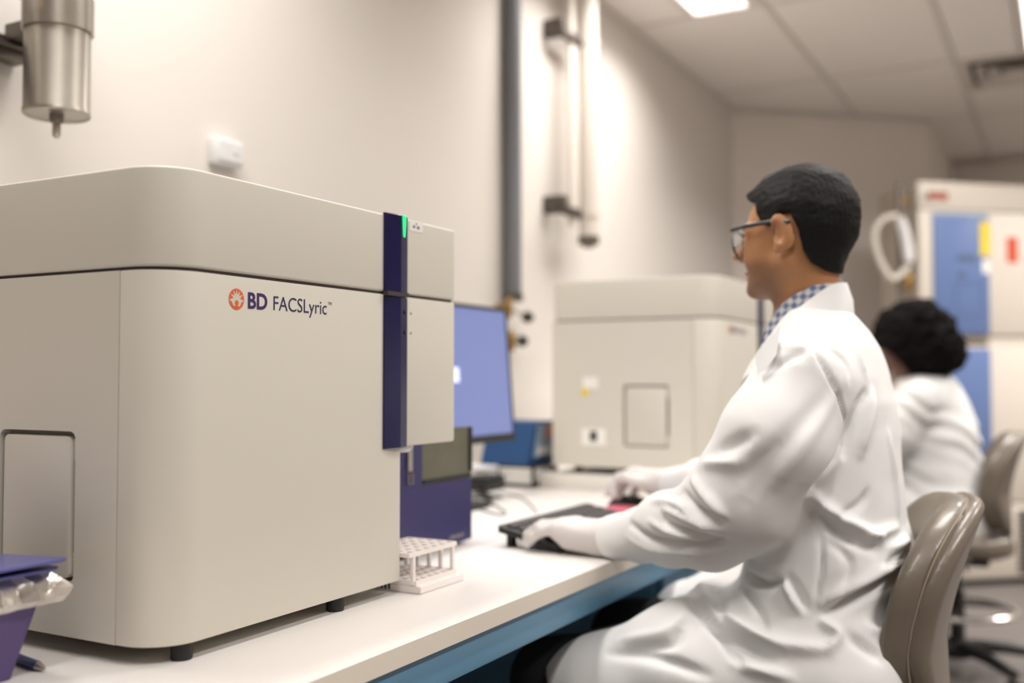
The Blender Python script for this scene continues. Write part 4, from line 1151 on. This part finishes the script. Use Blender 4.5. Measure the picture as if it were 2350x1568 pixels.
def flap(pix, base, name):
    b = bmesh.new(); A = []; B = []
    for (x, y), (hx_, hy_), off in zip(pix, base[0], base[1]):
        dd = cdep(hx_, hy_) - off
        A.append(b.verts.new(P(x, y, dd))); B.append(b.verts.new(P(x, y, dd + .006)))
    b.faces.new(A); b.faces.new(B[::-1]); n = len(A)
    for i in range(n): b.faces.new((A[i], A[(i + 1) % n], B[(i + 1) % n], B[i]))
    return part_world(obj(name, b, 'coat', None, 40), pm)
flap([(1792, 748), (1764, 778), (1733, 816), (1735, 836), (1739, 858), (1756, 846), (1782, 815)],
     ([(1800, 775), (1785, 805), (1785, 830), (1785, 840), (1785, 850), (1790, 850), (1800, 825)], [.004, .004, .002, .002, .0, .0, .0]), 'lapel')
def band(pairs, th, name, m):
    b = bmesh.new(); rows = []
    outn = [Vector((p_[0][0] + .40, p_[0][1] - YM, 0)).normalized() for p_ in pairs]
    ins, outs = [], []
    for (tp_, bt), n_ in zip(pairs, outn):
        tp_, bt = Vector(tp_), Vector(bt); md = (tp_ + bt) / 2 + n_ * .004
        outs.append([b.verts.new(q_) for q_ in (tp_, md, bt)]); ins.append([b.verts.new(q_ - n_ * th) for q_ in (tp_, md, bt)])
    for i in range(len(pairs) - 1):
        for k in range(2):
            b.faces.new((outs[i][k], outs[i + 1][k], outs[i + 1][k + 1], outs[i][k + 1])); b.faces.new((ins[i][k + 1], ins[i + 1][k + 1], ins[i + 1][k], ins[i][k]))
        b.faces.new((ins[i][0], ins[i + 1][0], outs[i + 1][0], outs[i][0])); b.faces.new((outs[i][2], outs[i + 1][2], ins[i + 1][2], ins[i][2]))
    for i in (0, -1): b.faces.new((outs[i][0], outs[i][1], outs[i][2], ins[i][2], ins[i][1], ins[i][0]))
    return part_world(obj(name, b, m, None, 50), pm)
def mirror(pairs):
    near = pairs; far = [tuple((q_[0], 2 * YM - q_[1], q_[2]) for q_ in pr) for pr in pairs[1:]]
    a = [np.array(p_) for p_ in far[::-1] + near]
    sm = smooth_path([x.ravel() for x in a], 5)
    return [(tuple(x[:3]), tuple(x[3:])) for x in sm]
COLL = [((-.330, 1.78, 1.240), (-.322, 1.78, 1.188)), ((-.344, 1.728, 1.233), (-.331, 1.715, 1.176)), ((-.380, 1.703, 1.205), (-.364, 1.676, 1.152)),
        ((-.415, 1.704, 1.177), (-.402, 1.656, 1.128)), ((-.445, 1.718, 1.152), (-.448, 1.662, 1.098)), ((-.470, 1.738, 1.120), (-.486, 1.690, 1.072)),
        ((-.478, 1.760, 1.090), (-.494, 1.735, 1.035)), ((-.492, 1.775, 1.05), (-.500, 1.765, 1.0))]
band(mirror(COLL), .005, 'coat_collar', 'coat')
SH = [((-.340, 1.78, 1.248), (-.338, 1.78, 1.20)), ((-.350, 1.733, 1.243), (-.345, 1.728, 1.195)), ((-.383, 1.709, 1.226), (-.380, 1.705, 1.175)),
      ((-.420, 1.710, 1.204), (-.418, 1.707, 1.148)), ((-.450, 1.726, 1.168), (-.452, 1.72, 1.11)), ((-.468, 1.752, 1.135), (-.474, 1.745, 1.08)), ((-.474, 1.774, 1.12), (-.482, 1.77, 1.06))]
band(mirror(SH), .004, 'shirt_collar', 'plaid')
def cuffp(a, b, r0, r1):
    return part_world(obj('sleeve_cuff', tube([a, (np.array(a) + b) / 2, b], r0, 20, radii=[r0, (r0 + r1) / 2 + .001, r1]), 'cuff'), pm)
cuffp(np.array([-.706, 1.697, .799]), LHW + np.array([-.006, .003, 0]), .0375, .0315)
cuffp(np.array([-.79, 2.24, .842]), RHW + np.array([-.006, .006, 0]), .036, .031)

# ---- gloved hands
def hand(W0, fdir, lat, drop, name, curl, sc_=1.0):
    fdir = np.array(fdir, float); fdir /= np.linalg.norm(fdir); lat = np.array(lat, float); lat -= fdir * (lat @ fdir); lat /= np.linalg.norm(lat)
    nrm_ = np.cross(fdir, lat)
    if nrm_[2] < 0: nrm_ = -nrm_
    def L(f, l, u): return W0 + fdir * f * sc_ + lat * l * sc_ + nrm_ * u      # l: toward the thumb
    fing = [(.030, .078, .040, .026, .020), (.010, .083, .044, .029, .021), (-.012, .079, .041, .027, .020), (-.031, .070, .032, .021, .018)]
    chains = []
    for i, (l, f, a, b, c) in enumerate(fing):
        sp = l * .25; cu = curl[i]
        p0 = L(f - .012, l, .012); p1 = L(f + a * math.cos(cu[0]), l + sp * .6, .012 - a * math.sin(cu[0]))
        th = cu[0] + cu[1]
        p2 = p1 + fdir * b * math.cos(th) + lat * sp * .4 - nrm_ * b * math.sin(th); th += cu[2]
        p3 = p2 + fdir * c * math.cos(th) - nrm_ * c * math.sin(th)
        chains.append([(p0, .0125), (p1, .0108), (p2, .0098), (p3, .0088)])
    def sd(p):
        d = rc(p, L(-.03, 0, 0), L(.0, 0, 0), .030, .030)
        for l, f, *_ in fing: d = smin(d, rc(p, L(.0, l * .55, .0), L(f, l, .004), .027, .018), .012)
        d = smin(d, rc(p, L(.01, .012, -.006), L(.045, .026, -.010), .020, .016), .014)
        d = smin(d, rc(p, L(-.005, -.016, -.010), L(.055, -.026, -.012), .022, .016), .014)
        for ch in chains: d = smin(d, chain(p, ch, .004), .005)
        d = smin(d, chain(p, [(L(.022, .028, -.008), .016), (L(.052, .050, -.014), .0125), (L(.080, .056, -.020 - drop), .0105), (L(.098, .052, -.026 - drop), .009)], .004), .007)
        ring_ = rc(p, L(-.028, 0, 0), L(-.020, 0, 0), .0335, .0335)
        return smin(d, ring_, .006) + .0006 * rough3(p, 160, 5)
    c = L(.06, 0, 0)
    return part_world(sdf_mesh(name, grid(c - .13, c + .13, .0034), sd, 'glove'), pm)
cl = [(.28, .38, .25), (.24, .36, .28), (.28, .36, .28), (.34, .34, .22)]
hand(LHW, (-1, .05, .05), (0, 1, 0), .0, 'glove', cl, 1.1)
cl2 = [(.5, .9, .5), (.35, .55, .4), (.4, .6, .4), (.45, .65, .4)]
hand(RHW, (-.95, .22, .04), (-.2, -1, .35), -.010, 'glove', cl2)

# ---- trousers and shoes
def pants(p):
    d = rc(p, (-.37, 1.69, .60), (-.37, 1.87, .60), .09, .09)
    for hpY, kY in ((1.69, 1.61), (1.87, 1.95)):
        d = smin(d, chain(p, [((-.37, hpY, .605), .085), ((-.60, (hpY + kY) / 2, .60), .082), ((-.80, kY, .560), .066), ((-.79, kY, .45), .062), ((-.725, kY, .10), .052)], .03), .03)
    return d + .002 * rough3(p, 40, 6)
part_world(sdf_mesh('trousers', grid((-.90, 1.50, .04), (-.20, 2.07, .73), .011), pants, 'trousers'), pm)
for kY in (1.61, 1.95):
    part_world(sdf_mesh('shoe', grid((-.98, kY - .07, -.01), (-.62, kY + .07, .14), .007),
                        lambda p, kY=kY: smax(smin(ell(p, (-.80, kY, .035), (.135, .046, .05)), ell(p, (-.715, kY, .06), (.06, .043, .06)), .03), .002 - p[..., 2], .004), 'shoe'), pm)

# ================================================================== FAR PERSON
pw = thing('person', 'person with short curly black hair in white coat bending over', 'person', (-.42, 4.05, 0))
WH = np.array([-.525, 4.02, 1.180])
wy = math.radians(6); wp_ = math.radians(28)
g0 = np.array([-math.cos(wy), math.sin(wy), 0]); wf = g0 * math.cos(wp_) - np.array([0, 0, math.sin(wp_)]); wu = np.array([0, 0, math.cos(wp_)]) + g0 * math.sin(wp_); wl = np.cross(wu, wf)
WM = np.stack([wf, wl, wu], 1).astype(np.float32)
def wloc(p): return (p - WH.astype(np.float32)) @ WM
WB = (-.455, 4.05, 1.06)
def wbody(p):
    d = head_sdf(wloc(p)); d = smin(d, rc(p, WH + wf * -.03 + wu * -.05, WB, .05, .055), .025)
    b = chain(p, [(WB, .07), ((-.42, 4.05, .85), .10), ((-.38, 4.05, .63), .12)], .05)
    b = smin(b, chain(p, [((-.46, 3.90, 1.02), .05), ((-.60, 3.88, .80), .04), ((-.84, 3.96, .85), .026), ((-.92, 3.98, .845), .03)]), .03)
    b = smin(b, chain(p, [((-.46, 4.20, 1.02), .05), ((-.62, 4.24, .82), .04), ((-.86, 4.16, .85), .026), ((-.94, 4.14, .845), .03)]), .03)
    for a_, k_ in ((3.96, 3.93), (4.14, 4.17)): b = smin(b, chain(p, [((-.38, a_, .61), .08), ((-.80, k_, .56), .055), ((-.76, k_, .11), .042)]), .03)
    return smin(d, b, .03)
part_world(sdf_mesh('body', grid((-1.0, 3.80, .05), (-.20, 4.33, 1.36), .013, (WH - .125, WH + .125), .006), wbody, 'skin_dark'), pw)
def whair(p):
    q = wloc(p)
    d = ell(q, (-.035, 0, .035), (.150, .140, .135))
    d = smin(d, ell(q, (-.105, 0, -.045), (.078, .12, .098)), .04)
    d = d + .016 * rough3(q, 60, 21) + .013 * rough3(q, 130, 22)
    face = poly2d(q[..., 0], q[..., 2], [(.035, -.2), (.030, -.02), (.062, .05), (.085, .06), (.2, .06), (.2, -.2)])
    return smax(d, -face, .012)
part_world(sdf_mesh('hair', grid(WH - .21, WH + .21, .0055), whair, 'hair_curly'), pw)
part_world(sdf_mesh('scarf', grid((-.62, 3.93, .98), (-.36, 4.17, 1.16), .006), lambda p: np.abs(ell(p, (-.475, 4.05, 1.07), (.085, .085, .05))) - .008, 'black'), pw)
def wcoat(p):
    d = chain(p, [((-.43, 4.05, .56), .165), ((-.445, 4.05, .72), .150), ((-.455, 4.05, .88), .145), ((-.47, 4.05, 1.0), .115), ((-.47, 4.05, 1.06), .085)], .06)
    d = smin(d, rc(p, (-.47, 3.90, 1.01), (-.47, 4.20, 1.01), .066, .066), .06)
    d = smin(d, chain(p, [((-.48, 3.885, 1.0), .07), ((-.56, 3.87, .88), .072), ((-.62, 3.88, .82), .062), ((-.84, 3.96, .85), .04)], .03), .02)
    d = smin(d, chain(p, [((-.48, 4.215, 1.0), .07), ((-.62, 4.24, .83), .062), ((-.86, 4.16, .85), .04)], .03), .02)
    d = smin(d, chain(p, [((-.40, 3.97, .60), .11), ((-.62, 3.94, .60), .095), ((-.74, 3.93, .57), .08)], .03), .03)
    d = smin(d, chain(p, [((-.40, 4.13, .60), .11), ((-.62, 4.16, .60), .095), ((-.74, 4.17, .57), .08)], .03), .03)
    d = smax(d, p[..., 2] - 1.09, .02)
    x, y, z = p[..., 0], p[..., 1], p[..., 2]
    d = d + .006 * np.sin((z * 1.0 + x * .55) * 95 + 2 * np.sin(y * 20 + x * 14)) * np.clip((z - .55) * 4, 0, 1) * np.clip(.4 + .6 * np.sin(z * 23 + x * 17), 0, 1) + .003 * rough3(p, 45, 31)
    return d
part_world(sdf_mesh('lab_coat', grid((-.92, 3.76, .40), (-.24, 4.34, 1.13), .009), wcoat, 'coat'), pw)
for y_ in (3.98, 4.14):
    part_world(sdf_mesh('glove', grid((-1.02, y_ - .07, .78), (-.83, y_ + .07, .92), .006),
                        lambda p, y_=y_: smin(chain(p, [((-.86, y_, .85), .03), ((-.92, y_, .845), .034)], .02),
                                              np.minimum.reduce([chain(p, [((-.93, y_ + k * .018, .845), .013), ((-.965, y_ + k * .02, .838), .011), ((-.99, y_ + k * .02, .825), .010)], .006) for k in (-1.4, -.45, .45, 1.4)]
                                                                + [chain(p, [((-.89, y_ + .03, .84), .014), ((-.93, y_ + .05, .825), .011)], .006)]), .008), 'glove'), pw)
def wpants(p):
    d = None
    for a_, k_ in ((3.96, 3.93), (4.14, 4.17)):
        e = chain(p, [((-.40, a_, .59), .09), ((-.80, k_, .56), .065), ((-.76, k_, .10), .052)], .03); d = e if d is None else smin(d, e, .03)
    return d
part_world(sdf_mesh('trousers', grid((-.90, 3.82, .03), (-.28, 4.28, .71), .014), wpants, 'trousers'), pw)
for k_ in (3.93, 4.17):
    part_world(sdf_mesh('shoe', grid((-1.0, k_ - .07, -.01), (-.66, k_ + .07, .14), .009),
                        lambda p, kY=k_: smax(smin(ell(p, (-.83, kY, .035), (.13, .045, .05)), ell(p, (-.75, kY, .06), (.06, .042, .06)), .03), .002 - p[..., 2], .004), 'shoe'), pw)
